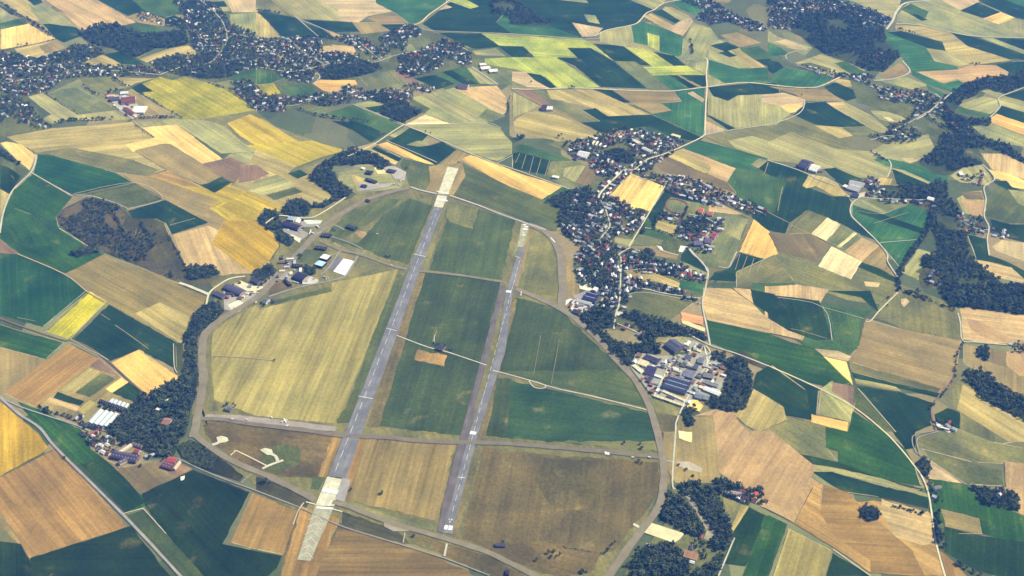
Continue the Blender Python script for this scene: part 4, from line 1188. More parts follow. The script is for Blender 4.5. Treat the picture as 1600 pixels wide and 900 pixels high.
# ------------------------------------------------------------------ villages: where | house step m | tree step m | share houses | angle from px line | tile | poly
VILLAGES = '''
the town at the upper left|26|17|0.75|A1 500 430 1000 460|A1|0 330 250 370 530 400 760 420 900 415 1000 440 1000 470 760 480 520 480 400 500 330 560 170 600 60 600 0 560
the wooded left edge of the town|34|15|0.45|A1 0 400 300 420|A1|0 340 90 330 200 380 400 320 480 280 640 300 650 340 530 390 300 380 0 420
the houses along the left edge|30|17|0.6|A1 60 600 330 800|A1|0 590 100 600 220 680 260 740 330 800 240 810 120 760 60 720 0 780
the old centre of the town|27|15|0.6|A1 1200 280 1600 330|A1|1020 160 1100 120 1160 120 1080 10 1300 0 1380 60 1450 160 1600 210 1600 430 1430 470 1400 350 1250 340 1200 280 1180 190
the wooded south of the old centre|36|13|0.35|A1 1200 420 1500 470|A1|930 390 1100 345 1240 345 1420 350 1520 430 1450 480 1300 500 1150 475 1000 440
the lane of houses down to the green field|24|15|0.7|A1 1440 540 1600 680|A1|1440 520 1560 500 1600 540 1720 640 1800 700 1640 690 1600 680 1500 600
the farm hamlet near the far left green field|22|20|0.8|A1 850 90 1000 150|A1|850 100 920 80 1020 130 1010 160 900 130
the middle of the long town|25|16|0.7|A2 0 380 400 440|A2|0 240 80 250 240 230 400 240 420 330 640 340 660 370 440 400 390 450 340 520 200 500 80 440 0 430
the terraces along the long town|24|16|0.8|A2 500 330 760 390|A2|400 235 560 225 700 250 760 300 860 330 740 380 640 300 500 250
the north end of the long town|26|15|0.6|A2 760 260 900 230|A2|770 240 850 190 960 150 1040 190 1040 230 950 240 940 330 860 300 780 290
the east end of the long town|24|15|0.7|A2 900 340 1300 300|A2|880 350 1000 320 1180 250 1290 280 1340 330 1350 400 1300 420 1180 350 1160 430 1050 460 960 490 880 440 900 400
the hamlet below the orange stubble|23|15|0.7|A2 200 640 500 620|A2|0 600 130 590 160 620 300 600 420 590 540 590 540 540 640 550 700 580 820 560 980 580 980 620 920 640 680 630 540 650 460 670 300 650 200 670 100 700 0 680
the lane east of the hamlet|24|18|0.6|A2 920 550 1130 570|A2|920 540 1020 520 1130 560 1100 580 960 580
the village street on the far right|25|15|0.6|A4 0 150 300 300|A4|0 0 420 0 560 40 640 60 780 120 740 170 600 160 480 100 300 75 200 90 140 190 60 185 0 170
the terraced village beyond the large wood|22|17|0.8|A4 560 100 760 160|A4|560 90 640 80 780 130 740 175 620 160
the village at the far top|24|15|0.65|A3 1100 60 1400 160|A3|1040 -10 1250 0 1400 100 1560 150 1600 190 1500 200 1360 140 1240 160 1150 120 1200 60 1060 10
the lodge buildings inside the large wood|22|40|0.9|A4 640 350 710 360|A4|630 340 680 310 710 340 700 385 650 370
the long valley village on the right|24|16|0.65|A4 560 480 1000 640|A4|480 470 560 480 680 540 860 580 920 560 1060 600 1080 660 1000 690 900 650 780 640 700 620 680 560 560 510
the valley farms on the right|25|17|0.6|A4 900 720 1100 700|A4|930 660 1080 650 1180 730 1280 790 1240 840 1300 880 1200 880 1060 720 900 740 860 800 760 830 740 790 860 760
the houses along the right-hand brook|24|17|0.6|A4 660 840 960 880|A4|640 850 720 850 760 820 930 800 960 850 900 900 760 900 660 880
the hamlet by the lane on the far right|22|18|0.75|B4 1180 480 1380 530|B4|1160 430 1220 440 1360 470 1390 520 1500 560 1510 600 1380 580 1280 570 1180 520
the farm by the bend on the far right|22|20|0.7|B4 1200 230 1340 260|B4|1200 210 1300 190 1360 180 1340 260 1240 250
the farm under the round field|20|20|0.6|B4 980 830 1100 860|B4|970 820 1040 800 1110 830 1080 890 990 880
the cottages by the dark lane|21|16|0.6|B4 720 350 1050 380|B4|610 330 640 270 720 290 760 340 830 350 900 350 1080 380 1060 400 960 390 880 370 760 380
the crossroads cottages|20|16|0.6|B4 480 250 600 310|B4|560 240 650 205 690 220 700 290 600 280
the small houses at the upper right|24|17|0.6|A4 440 470 560 500|A4|200 410 300 430 460 470 660 470 680 500 560 500 430 490 300 460
the north village street|23|15|0.7|B3 850 95 1100 0|B3|300 -10 400 -20 560 -60 700 -110 900 -60 1120 0 1000 40 850 90 760 60 700 -10 560 40 480 110 390 90
the village street|19|14|0.85|B3 560 300 700 170|B3|520 330 560 250 640 180 720 150 790 110 850 100 900 130 830 190 740 180 680 240 620 310 570 370
the east village row|19|15|0.75|B3 960 230 1580 440|B3|800 190 880 200 980 200 1100 210 1220 250 1340 310 1480 360 1590 420 1590 460 1480 440 1330 370 1200 330 1000 280 930 250 820 220
the old heart of the village|19|13|0.7|B3 400 450 600 520|B3|400 310 520 300 560 350 620 330 740 380 760 430 840 430 830 490 760 500 680 460 700 560 640 580 600 640 480 620 360 590 310 570 320 490 400 500 480 430 340 400
the lower village|19|13|0.65|B3 400 600 700 700|B3|330 560 440 580 560 620 640 620 700 660 800 660 780 740 720 760 660 730 560 740 400 760 390 700 440 650
the south village street|18|13|0.75|B3 680 720 680 900|B3|560 760 650 740 760 760 900 740 1010 780 1060 760 1220 830 1200 870 1080 860 980 820 880 820 720 790 720 900 720 960 660 1040 620 1030 560 980 580 900 600 820
the houses round the south lane|19|14|0.7|C3 720 60 1180 90|C3|680 0 740 10 900 30 960 0 1080 40 1180 80 1180 110 1040 70 900 40 760 30 720 90 700 140 670 150
the row south of the potato field|19|16|0.75|Y3 600 250 1400 380|Y3|640 180 760 200 900 250 1060 290 1400 370 1420 420 1320 410 1060 340 900 300 760 290 640 280
the roadside row above the brown field|18|15|0.8|Y3 1140 100 1500 180|Y3|1000 0 1120 20 1180 60 1300 110 1460 130 1500 180 1380 190 1180 150 1140 140 1060 60
the houses in the wood beside the base|22|22|0.7|Y3 560 640 820 760|Y3|560 630 700 640 840 720 820 790 700 740 580 690
the school grounds|17|13|0.75|Y2 460 640 800 660|Y2|370 460 430 470 440 400 560 340 640 330 720 400 760 340 880 360 880 420 840 480 780 560 760 690 640 680 520 630 440 560 370 520
the small court west of the playing field|17|15|0.6|B3 900 760 1050 790|B3|740 700 830 700 960 770 1040 780 1020 830 900 800 760 780
the gardens between the two east lanes|17|13|0.7|B3 700 800 1200 850|B3|650 690 720 700 760 690 860 740 930 740 1060 770 1120 790 1110 830 960 800 860 770 760 780 700 790
the gardens behind the south street|18|13|0.6|B3 680 720 680 900|B3|690 820 760 830 900 880 1040 910 1100 930 1080 960 900 920 760 900 700 900
the yards west of the south street|18|13|0.6|C3 680 0 640 160|C3|560 0 660 0 650 140 620 160 560 130 540 60
the small yards at the fields' edge|18|14|0.6|B3 960 290 1240 350|B3|920 270 980 270 1240 350 1320 400 1220 380 1100 340 960 300
the gardens by the airfield fence|19|12|0.6|B3 680 720 680 900|B3|390 790 470 750 560 740 650 740 670 900 640 1010 570 990 500 900 420 880
the gardens at the top of the village street|18|12|0.6|B3 640 220 560 300|B3|480 120 560 50 620 40 600 100 700 150 640 190 560 210 520 170
the gardens above the school track|18|12|0.5|B3 740 490 840 480|B3|740 490 835 485 825 560 760 580 690 560
the gardens under the village wood|18|12|0.55|B3 400 450 600 520|B3|300 470 400 480 480 500 420 600 340 570 290 500
the gardens in the middle of the long town|26|14|0.5|A2 0 380 400 440|A2|420 330 520 330 660 380 720 390 640 400 480 395
the gardens along the north street|20|13|0.5|B3 850 95 1100 0|B3|780 100 860 90 1000 40 1020 60 900 120 860 180 800 190
the pavilions below the running track|17|13|0.6|Y2 200 330 440 380|Y2|210 320 280 290 440 310 420 390 380 420 270 380 200 350
the farm cottages at the lower left|17|13|0.5|D1 540 20 720 100|D1|500 0 560 0 660 20 720 60 740 100 690 150 640 130 580 80
the farm lane at the left glasshouses|17|16|0.5|C1 480 840 760 900|C1|400 790 470 790 540 800 500 860 440 820
the cottages by the brown field at the lower right|18|12|0.7|D3 1320 360 1560 440|D3|1320 390 1380 360 1480 360 1560 350 1560 390 1600 450 1540 450 1440 440 1370 420
the houses at the bottom edge|20|16|0.6|D3 1000 740 1200 800|D3|1120 680 1180 660 1230 760 1300 780 1260 800 1160 830 1110 820
the lane farm on the right|18|14|0.6|D4 1010 350 1090 380|D4|1000 320 1060 325 1100 360 1070 400 1110 440 1060 440 1010 400
the house among trees at the far right|16|20|0.7|D4 1430 400 1490 420|D4|1420 380 1480 380 1500 420 1440 430
the pale cottages above the river road|20|20|0.7|C4 1500 370 1600 390|C4|1500 345 1620 340 1620 400 1540 400
the houses round the bend on the right|20|18|0.6|C4 1050 860 1140 900|C4|1050 830 1130 830 1190 890 1130 905 1060 880
'''
# ------------------------------------------------------------------ polygon utilities
def bbox(p):
    xs = [q[0] for q in p]; ys = [q[1] for q in p]
    return min(xs), min(ys), max(xs), max(ys)

def inside(p, x, y):
    c = False
    j = len(p) - 1
    for i in range(len(p)):
        xi, yi = p[i]; xj, yj = p[j]
        if (yi > y) != (yj > y) and x < (xj - xi) * (y - yi) / (yj - yi) + xi:
            c = not c
        j = i
    return c

def seg_cross(a, b, c, d):
    def o(p, q, r):
        return (q[0] - p[0]) * (r[1] - p[1]) - (q[1] - p[1]) * (r[0] - p[0])
    return o(a, b, c) * o(a, b, d) < 0 and o(c, d, a) * o(c, d, b) < 0

def overlap(p, q):
    a, b = bbox(p), bbox(q)
    if a[2] < b[0] or b[2] < a[0] or a[3] < b[1] or b[3] < a[1]:
        return False
    for i in range(len(p)):
        for j in range(len(q)):
            if seg_cross(p[i - 1], p[i], q[j - 1], q[j]):
                return True
    for m, k in ((p, q), (q, p)):
        for i in range(len(m)):
            x0, y0 = m[i - 1]; x1, y1 = m[i]
            for t in (0.08, 0.5, 0.92):
                if inside(k, x0 + (x1 - x0) * t, y0 + (y1 - y0) * t):
                    return True
    return False

def area(p):
    return 0.5 * sum(p[i - 1][0] * p[i][1] - p[i][0] * p[i - 1][1] for i in range(len(p)))

class Layers:
    """every sheet lies one step above the sheets it covers"""
    def __init__(self, z0, step):
        self.z0, self.step, self.items = z0, step, []
    def z(self, poly):
        l = 0
        for q, ql in self.items:
            if ql >= l and overlap(poly, q):
                l = ql + 1
        self.items.append((poly, l))
        return self.z0 + self.step * l

LAY = Layers(0.10, 0.045)
ZP, ZR, ZM = 2.2, 2.5, 3.05

def longest_dir(w):
    best, ang = 0, 0
    for i in range(len(w)):
        d = (w[i][0] - w[i - 1][0], w[i][1] - w[i - 1][1])
        l = math.hypot(*d)
        if l > best:
            best, ang = l, math.atan2(d[1], d[0])
    return ang

def sheet(name, w, z, mat, rotz=0.0, parent=None, rough_edge=0.0, verge=0.0):
    cx = sum(p[0] for p in w) / len(w); cy = sum(p[1] for p in w) / len(w)
    c, s = math.cos(-rotz), math.sin(-rotz)
    pts = []
    n = len(w)
    for i in range(n):
        a, b = w[i], w[(i + 1) % n]
        pts.append(a)
        L = math.hypot(b[0] - a[0], b[1] - a[1])
        if rough_edge > 0 and L > 30:
            k = min(24, int(L / 16))
            for j in range(1, k):
                t = j / k
                o = random.gauss(0, rough_edge)
                nx, ny = -(b[1] - a[1]) / L, (b[0] - a[0]) / L
                pts.append((a[0] + (b[0] - a[0]) * t + nx * o, a[1] + (b[1] - a[1]) * t + ny * o))
    if area(pts) < 0:
        pts.reverse()
    bm = bmesh.new()
    vs = [bm.verts.new(((x - cx) * c - (y - cy) * s, (x - cx) * s + (y - cy) * c, 0)) for x, y in pts]
    f = bm.faces.new(vs)
    f.normal_update()
    bmesh.ops.triangulate(bm, faces=[f])
    for f in bm.faces:
        if f.normal.z < 0:
            f.normal_flip()
    if verge > 0 and abs(area(w)) > 9000:
        # narrow grass verges and ditches along some of the edges
        ww = w if area(w) > 0 else w[::-1]
        for i in range(n):
            a, b = ww[i], ww[(i + 1) % n]
            L = math.hypot(b[0] - a[0], b[1] - a[1])
            if L < 60 or random.random() > verge:
                continue
            nx, ny = -(b[1] - a[1]) / L, (b[0] - a[0]) / L
            wd = random.uniform(1.3, 3.4)
            k = max(2, int(L / 25))
            t0, t1 = 4.0 / L, 1 - 4.0 / L
            row = []
            for j in range(k + 1):
                t = t0 + (t1 - t0) * j / k
                x, y = a[0] + (b[0] - a[0]) * t, a[1] + (b[1] - a[1]) * t
                h = wd * random.uniform(0.5, 1.3)
                q = []
                for o in (0.4, 0.4 + h):
                    X, Y = x + nx * o - cx, y + ny * o - cy
                    q.append(bm.verts.new((X * c - Y * s, X * s + Y * c, 0.035)))
                row.append(q)
            mi = 1 if random.random() < 0.62 else 2
            for j in range(k):
                f = bm.faces.new((row[j][0], row[j + 1][0], row[j + 1][1], row[j][1]))
                f.material_index = mi
    me = bpy.data.meshes.new(name)
    bm.to_mesh(me); bm.free()
    return new_obj(name, me, parent, [mat, M['verge_pale'], M['verge_dark']] if verge > 0 else mat, (cx, cy, z), rotz)

# ------------------------------------------------------------------ the plain itself
def plain_material():
    m, nt, b = nodes('farmland')
    tc = N(nt, 'ShaderNodeTexCoord')
    v = tc.outputs['Object']
    vo = N(nt, 'ShaderNodeTexVoronoi', distance='CHEBYCHEV')
    vo.inputs['Scale'].default_value = 0.0038
    nt.links.new(mapping(nt, v, (1.0, 0.62, 1.0)), vo.inputs['Vector'])
    sx = N(nt, 'ShaderNodeSeparateColor')
    nt.links.new(vo.outputs['Color'], sx.inputs[0])
    r = N(nt, 'ShaderNodeValToRGB')
    r.color_ramp.interpolation = 'CONSTANT'
    cols = [(112, 110, 70), (84, 94, 60), (134, 124, 82), (104, 106, 72), (76, 88, 56), (140, 126, 86), (124, 126, 82), (88, 96, 62)]
    el = r.color_ramp.elements
    for i, c in enumerate(cols):
        e = el[i] if i < 2 else el.new(i / len(cols))
        e.position = i / len(cols)
        e.color = (*alb(c), 1)
    nt.links.new(sx.outputs[0], r.inputs[0])
    n1 = noise(nt, v, 0.006, 5.0)
    n2 = noise(nt, v, 0.07, 3.0)
    f = math_n(nt, 'MULTIPLY', ramp2(nt, n1, 0.3, 0.7, 0.8, 1.2), ramp2(nt, n2, 0.3, 0.7, 0.88, 1.12))
    nt.links.new(vmul(nt, r.outputs[0], f), b.inputs['Base Color'])
    b.inputs['Roughness'].default_value = 1.0
    b.inputs['Specular IOR Level'].default_value = 0.03
    return m

R_G = 26000.0
g_me = bpy.data.meshes.new('ground')
gv, gf = [], []
NG = 24
for j in range(NG + 1):
    for i in range(NG + 1):
        gv.append((-R_G + 2 * R_G * i / NG, -R_G + 2 * R_G * j / NG, 0.0))
for j in range(NG):
    for i in range(NG):
        a = j * (NG + 1) + i
        gf.append((a, a + 1, a + NG + 2, a + NG + 1))
g_me.from_pydata(gv, [], gf)
ground = new_obj('ground', g_me, None, plain_material())
prop(ground, 'wide farmland plain under all the fields', None, None, 'structure')

# ------------------------------------------------------------------ fields
def jit_col(c, k=0.05):
    f = 1 + random.uniform(-k, k)
    return [min(0.8, v * f * (1 + random.uniform(-k, k) * 0.5)) for v in c]

CROP_WORDS = {'DG': 'dark green crop field', 'DB': 'dark blue-green crop field', 'GC': 'golden striped grain field'}
for blk, nm in ((FIELDS, 'field'), (AIRFIELD, 'grass_area')):
    for line in blk.strip().splitlines():
        t, code, rest = line.split(' ', 2)
        pix = coords(t, rest)
        w = [tuple(G(*p)) for p in pix]
        if abs(area(w)) < 200:
            continue
        z = LAY.z(w)
        style, rgb = PAL[code]
        ang = longest_dir(w)
        o = sheet(nm, w, z, M[style], ang, rough_edge=0.9 if nm == 'field' or code == 'GC' else 2.0, verge=0.33 if nm == 'field' else 0.0)
        col = jit_col(alb(rgb))
        o.color = (*col, random.choice([0.0, 0.3, 0.5, 0.8, 1.0]))
        if code == 'GC': o.color[3] = 0.6
        prop(o, kind='structure')

# ------------------------------------------------------------------ paved areas
for line in PAVE.strip().splitlines():
    mat, rgb, nm, t, rest = line.split(' ', 4)
    w = [tuple(G(*p)) for p in coords(t, rest)]
    if not hasattr(LAY, 'pav'):
        LAY.pav = Layers(ZP, 0.05)
    z = LAY.pav.z(w)
    if nm == 'field':
        o = sheet(nm, w, z, M['straw'], longest_dir(w), rough_edge=1.0)
        o.color = (*alb([int(v) for v in rgb.split(',')]), 0.2)
    elif nm == 'ground':
        o = sheet('bare_ground', w, z, M['scrub'], longest_dir(w), rough_edge=2.0)
        o.color = (*alb([int(v) for v in rgb.split(',')]), 0.2)
    else:
        o = sheet(nm, w, z, M[mat], longest_dir(w), rough_edge=0.0 if nm == 'runway' else 0.3)
        if rgb != 'x':
            o.color = (*alb([int(v) for v in rgb.split(',')]), 1)
    prop(o, kind='structure')

# ------------------------------------------------------------------ roads and taxiways
def smooth(pts, k=3):
    if len(pts) < 3:
        return pts
    out = []
    n = len(pts)
    for i in range(n - 1):
        p0 = pts[max(i - 1, 0)]; p1 = pts[i]; p2 = pts[i + 1]; p3 = pts[min(i + 2, n - 1)]
        for j in range(k):
            t = j / k
            out.append(tuple(0.5 * (2 * p1[a] + (p2[a] - p0[a]) * t + (2 * p0[a] - 5 * p1[a] + 4 * p2[a] - p3[a]) * t * t + (-p0[a] + 3 * p1[a] - 3 * p2[a] + p3[a]) * t ** 3) for a in (0, 1)))
    out.append(pts[-1])
    return out

def ribbon_mesh(name, w, half, closed=False, wob=0.0):
    n = len(w)
    vs, fs = [], []
    for i in range(n):
        a = w[max(i - 1, 0)]; b = w[min(i + 1, n - 1)]
        d = Vector((b[0] - a[0], b[1] - a[1]))
        d = d.normalized() if d.length > 0 else Vector((1, 0))
        nx, ny = -d.y, d.x
        h1 = half * (1 + random.uniform(-wob, wob)); h2 = half * (1 + random.uniform(-wob, wob))
        vs += [(w[i][0] + nx * h1, w[i][1] + ny * h1, 0), (w[i][0] - nx * h2, w[i][1] - ny * h2, 0)]
        if i:
            k = 2 * i
            fs.append((k - 2, k - 1, k + 1, k))
    me = bpy.data.meshes.new(name)
    me.from_pydata(vs, [], fs)
    me.update()
    return me

ROAD_PIX = []
LR = Layers(ZR, 0.012)
for line in ROADS.strip().splitlines():
    t, wpx, cc, rest = line.split(' ', 3)
    pix = coords(t, rest)
    w = smooth([tuple(G(*p)) for p in pix], 4)
    mid = pix[len(pix) // 2]
    half = 0.5 * float(wpx) * mpp(*mid) * 0.95
    me = ribbon_mesh('road', w, half, wob=0.12)
    nm = 'taxiway' if cc in ('taxi', 'taxid') else ('running_track' if cc == 'red' else ('track' if float(wpx) < 1.6 else 'road'))
    o = new_obj(nm, me, None, M['paving'])
    o.location.z = ZR + 0.012 * (len(ROAD_PIX) % 40)
    o.color = (*alb(RC[cc]), 1)
    prop(o, kind='structure')
    ROAD_PIX.append((pix, half, w))

# ------------------------------------------------------------------ markings
def bar(name, a, b, half, z, parent=None):
    me = ribbon_mesh(name, [a, b], half)
    o = new_obj(name, me, parent, M['paint'])
    o.location.z = z
    return o
mk = bpy.data.objects.new('runway_markings', None)
COL.objects.link(mk)
prop(mk, 'white painted bars and centre dashes on the two runways', None, None, 'structure')
for line in BARS.strip().splitlines():
    t, hm, rest = line.split(' ', 2)
    w = [tuple(G(*p)) for p in coords(t, rest)]
    me = ribbon_mesh('threshold_bar', w, float(hm), wob=0.1)
    o = new_obj('threshold_bar' if float(hm) > 2 else 'painted_line', me, mk, M['paint'])
    o.location.z = ZM
for a, b, dl, gp, hw in CENTRES:
    A, B = G(*a), G(*b)
    L = (B - A).length
    d = (B - A) / L
    s = 4.0
    while s + dl < L:
        p, q = A + d * s, A + d * (s + dl)
        bar('centre_line_dash', tuple(p), tuple(q), hw, ZM + 0.1, mk)
        s += dl + gp
# chevrons on the overrun
for k in range(6):
    y0 = 812 + k * 11.5
    f = (y0 - 797) / 78.0
    cxp = 498 + (478 - 498) * f
    wm = 0.45
    for sgn in (-1, 1):
        a = G(cxp + 1.5, y0 - 5); b = G(cxp + sgn * 11 - 1.0, y0 + 3 + (1.5 if sgn > 0 else -1.5))
        bar('chevron', tuple(a), tuple(b), wm, ZM + (0.03 if sgn > 0 else 0.06), mk)
for ox, oy in ((0, 0),):
    for y in (770, 783, 760):
        f = (y - 748) / 50.0
        a = G(522 - 20 * f - 0.0 + 0, y); b = G(522 - 20 * f - 2, y + 5)
        bar('threshold_mark', tuple(a), tuple(b), 1.2, ZM + 0.1, mk)
# ------------------------------------------------------------------ tree shapes
def blob(bm, c, r, seg=1, jit=0.25, sq=0.85):
    ret = bmesh.ops.create_icosphere(bm, subdivisions=seg, radius=r)
    for v in ret['verts']:
        k = 1 + random.uniform(-jit, jit)
        v.co = Vector((v.co.x * k, v.co.y * k, v.co.z * k * sq)) + Vector(c)

def crown_mesh(name, R, H, base, n, leaves, shape='round'):
    bm = bmesh.new()
    pts = []
    for i in range(n):
        for _ in range(40):
            u = Vector((random.uniform(-1, 1), random.uniform(-1, 1), random.uniform(-1, 1)))
            if u.length <= 1:
                break
        u = u.normalized() * (u.length ** 0.5)
        if shape == 'cone':
            h = (u.z + 1) / 2
            k = (1 - h) * 0.95 + 0.1
            c = (u.x * R * k, u.y * R * k, base + h * H)
            r = R * 0.36 * (0.5 + k * 0.6)
        else:
            c = (u.x * R * 0.78, u.y * R * 0.78, base + H * 0.5 + u.z * H * 0.40)
            r = R * random.uniform(0.26, 0.42)
        blob(bm, c, r, 1, 0.28)
        pts.append((c, r))
    # loose leaf sprays standing out of the clumps
    for i in range(leaves):
        c, r = random.choice(pts)
        d = Vector((random.gauss(0, 1), random.gauss(0, 1), random.gauss(0.2, 0.8))).normalized()
        p = Vector(c) + d * r * random.uniform(0.9, 1.35)
        a = d.orthogonal().normalized() * r * random.uniform(0.25, 0.5)
        b = d.cross(a).normalized() * r * random.uniform(0.25, 0.5)
        t = d * r * 0.2 * random.uniform(-1, 1)
        vs = [bm.verts.new(p + a + t), bm.verts.new(p + b), bm.verts.new(p - a - t), bm.verts.new(p - b)]
        bm.faces.new(vs)
    me = bpy.data.meshes.new(name)
    bm.to_mesh(me); bm.free()
    return me

def trunk_mesh(name, h, r):
    bm = bmesh.new()
    def limb(a, b, ra, rb, seg=6):
        a, b = Vector(a), Vector(b)
        d = (b - a).normalized(); u = d.orthogonal().normalized(); v = d.cross(u)
        lo = [bm.verts.new(a + (u * math.cos(k * 2 * math.pi / seg) + v * math.sin(k * 2 * math.pi / seg)) * ra) for k in range(seg)]
        hi = [bm.verts.new(b + (u * math.cos(k * 2 * math.pi / seg) + v * math.sin(k * 2 * math.pi / seg)) * rb) for k in range(seg)]
        for k in range(seg):
            bm.faces.new((lo[k], lo[(k + 1) % seg], hi[(k + 1) % seg], hi[k]))
    limb((0, 0, -0.3), (0.1, 0.05, h * 0.55), r, r * 0.7)
    for k in range(4):
        a = k * 1.6 + 0.4
        limb((0.1, 0.05, h * (0.4 + 0.04 * k)), (math.cos(a) * h * 0.28, math.sin(a) * h * 0.28, h * (0.75 + 0.05 * k)), r * 0.5, r * 0.2, 5)
    me = bpy.data.meshes.new(name)
    bm.to_mesh(me); bm.free()
    me.materials.append(M['bark'])
    return me

TREES = []          # variants: crown mesh, trunk mesh
for nm, R, H, base, n, lv, shape, mt in (
        ('crown', 4.8, 8.0, 2.4, 13, 60, 'round', 'leaf'), ('crown', 5.2, 7.0, 2.2, 15, 60, 'round', 'leaf'),
        ('crown', 4.2, 9.5, 2.4, 13, 55, 'round', 'leaf_dark'), ('crown', 3.8, 6.5, 1.8, 10, 50, 'round', 'leaf_light'),
        ('crown', 3.3, 12.5, 1.6, 15, 50, 'cone', 'leaf_dark')):
    c = crown_mesh(nm, R, H, base, n, lv, shape)
    c.materials.append(M[mt])
    TREES.append((c, trunk_mesh('trunk', base + H * 0.7, 0.32), mt))
shrub = crown_mesh('shrub', 2.6, 3.4, 0.1, 9, 40)
shrub.materials.append(M['leaf_dark'])

# joined copies of the variants for the masses of trees (not linked to the scene themselves)
proto_col = bpy.data.collections.new('tree_kinds')
def joined(c, t, i):
    bm = bmesh.new()
    bm.from_mesh(c)
    for f in bm.faces:
        f.material_index = 0
    n0 = len(bm.faces)
    if t:
        bm.from_mesh(t)
        bm.faces.ensure_lookup_table()
        for f in list(bm.faces)[n0:]:
            f.material_index = 1
    me = bpy.data.meshes.new('tree_kind')
    bm.to_mesh(me); bm.free()
    me.materials.append(c.materials[0]); me.materials.append(M['bark'])
    o = bpy.data.objects.new('tree_kind_%d' % i, me)
    proto_col.objects.link(o)
for i, (c, t, mt) in enumerate(TREES):
    joined(c, t, i)
joined(shrub, None, 5)

def gn_group():
    g = bpy.data.node_groups.new('place_trees', 'GeometryNodeTree')
    g.interface.new_socket('Geometry', in_out='INPUT', socket_type='NodeSocketGeometry')
    g.interface.new_socket('Geometry', in_out='OUTPUT', socket_type='NodeSocketGeometry')
    gi = g.nodes.new('NodeGroupInput'); go = g.nodes.new('NodeGroupOutput')
    ip = g.nodes.new('GeometryNodeInstanceOnPoints')
    ci = g.nodes.new('GeometryNodeCollectionInfo')
    ci.inputs['Collection'].default_value = proto_col
    ci.inputs['Separate Children'].default_value = True
    ci.inputs['Reset Children'].default_value = True
    def attr(nm, dt):
        n = g.nodes.new('GeometryNodeInputNamedAttribute')
        n.data_type = dt
        n.inputs['Name'].default_value = nm
        return n.outputs['Attribute']
    cx = g.nodes.new('ShaderNodeCombineXYZ')
    g.links.new(attr('turn', 'FLOAT'), cx.inputs['Z'])
    g.links.new(gi.outputs[0], ip.inputs['Points'])
    g.links.new(ci.outputs[0], ip.inputs['Instance'])
    ip.inputs['Pick Instance'].default_value = True
    g.links.new(attr('kind_index', 'INT'), ip.inputs['Instance Index'])
    g.links.new(cx.outputs[0], ip.inputs['Rotation'])
    g.links.new(attr('size', 'FLOAT_VECTOR'), ip.inputs['Scale'])
    g.links.new(ip.outputs[0], go.inputs[0])
    return g
GN = gn_group()

def tree_mass(name, pts, label, cat):
    me = bpy.data.meshes.new(name)
    n = len(pts)
    me.from_pydata([(p[0], p[1], 0.6) for p in pts], [], [])
    a = me.attributes.new('turn', 'FLOAT', 'POINT'); a.data.foreach_set('value', [p[3] for p in pts])
    a = me.attributes.new('kind_index', 'INT', 'POINT'); a.data.foreach_set('value', [p[4] for p in pts])
    sz = []
    for p in pts:
        sz += [p[2], p[2], p[2] * p[5]]
    a = me.attributes.new('size', 'FLOAT_VECTOR', 'POINT'); a.data.foreach_set('vector', sz)
    o = new_obj(name, me)
    md = o.modifiers.new('trees', 'NODES')
    md.node_group = GN
    prop(o, label, cat, None, 'stuff')
    return o

# ------------------------------------------------------------------ where the trees stand: (x, y, size, turn, kind, height factor, region)
ALL = []
REG = {}            # region phrase -> (mass name, category)

def scatter(poly, step, clear=None):
    x0, y0, x1, y1 = bbox(poly)
    out = []
    ny = int((y1 - y0) / step) + 2; nx = int((x1 - x0) / step) + 2
    for j in range(ny):
        for i in range(nx):
            x = x0 + (i + 0.5 * (j % 2) + random.uniform(-0.42, 0.42)) * step
            y = y0 + (j + random.uniform(-0.42, 0.42)) * step
            if inside(poly, x, y):
                out.append((x, y))
    return out

# a coarse grid of the road surfaces, so that nothing stands on them
ROADGRID = set()
for pix, half, w in ROAD_PIX:
    for i in range(len(w) - 1):
        L = math.hypot(w[i + 1][0] - w[i][0], w[i + 1][1] - w[i][1])
        k = max(1, int(L / 3))
        for s in range(k + 1):
            t = s / k
            x = w[i][0] + (w[i + 1][0] - w[i][0]) * t; y = w[i][1] + (w[i + 1][1] - w[i][1]) * t
            hh = half + 2.0
            q = int(hh / 4) + 1
            for a in range(-q, q + 1):
                for b in range(-q, q + 1):
                    if a * a + b * b <= (hh / 4) ** 2 + 1:
                        ROADGRID.add((int(math.floor(x / 4)) + a, int(math.floor(y / 4)) + b))
def on_road(x, y):
    return (int(math.floor(x / 4)), int(math.floor(y / 4))) in ROADGRID

BLD = set()         # cells taken by large buildings, filled before scattering
def taken(x, y):
    return (int(math.floor(x / 5)), int(math.floor(y / 5))) in BLD

def add_tree(x, y, s, region, kinds=None, hf=None):
    k = random.choice(kinds or (0, 0, 1, 1, 2, 3, 3, 4))
    ALL.append((x, y, s * random.choice((0.62, 0.8, 0.9, 1.0, 1.1, 1.25, 1.45)) * random.uniform(0.92, 1.08), random.uniform(0, 6.28), k, hf or random.uniform(0.85, 1.25), region))
# ------------------------------------------------------------------ building parts (local: x along the length, y across, z up)
def mesh_from(name, vs, fs, mat):
    me = bpy.data.meshes.new(name)
    me.from_pydata([tuple(v) for v in vs], [], fs)
    me.update()
    bm = bmesh.new(); bm.from_mesh(me)
    bmesh.ops.recalc_face_normals(bm, faces=bm.faces)
    bm.to_mesh(me); bm.free()
    me.materials.append(mat)
    return me

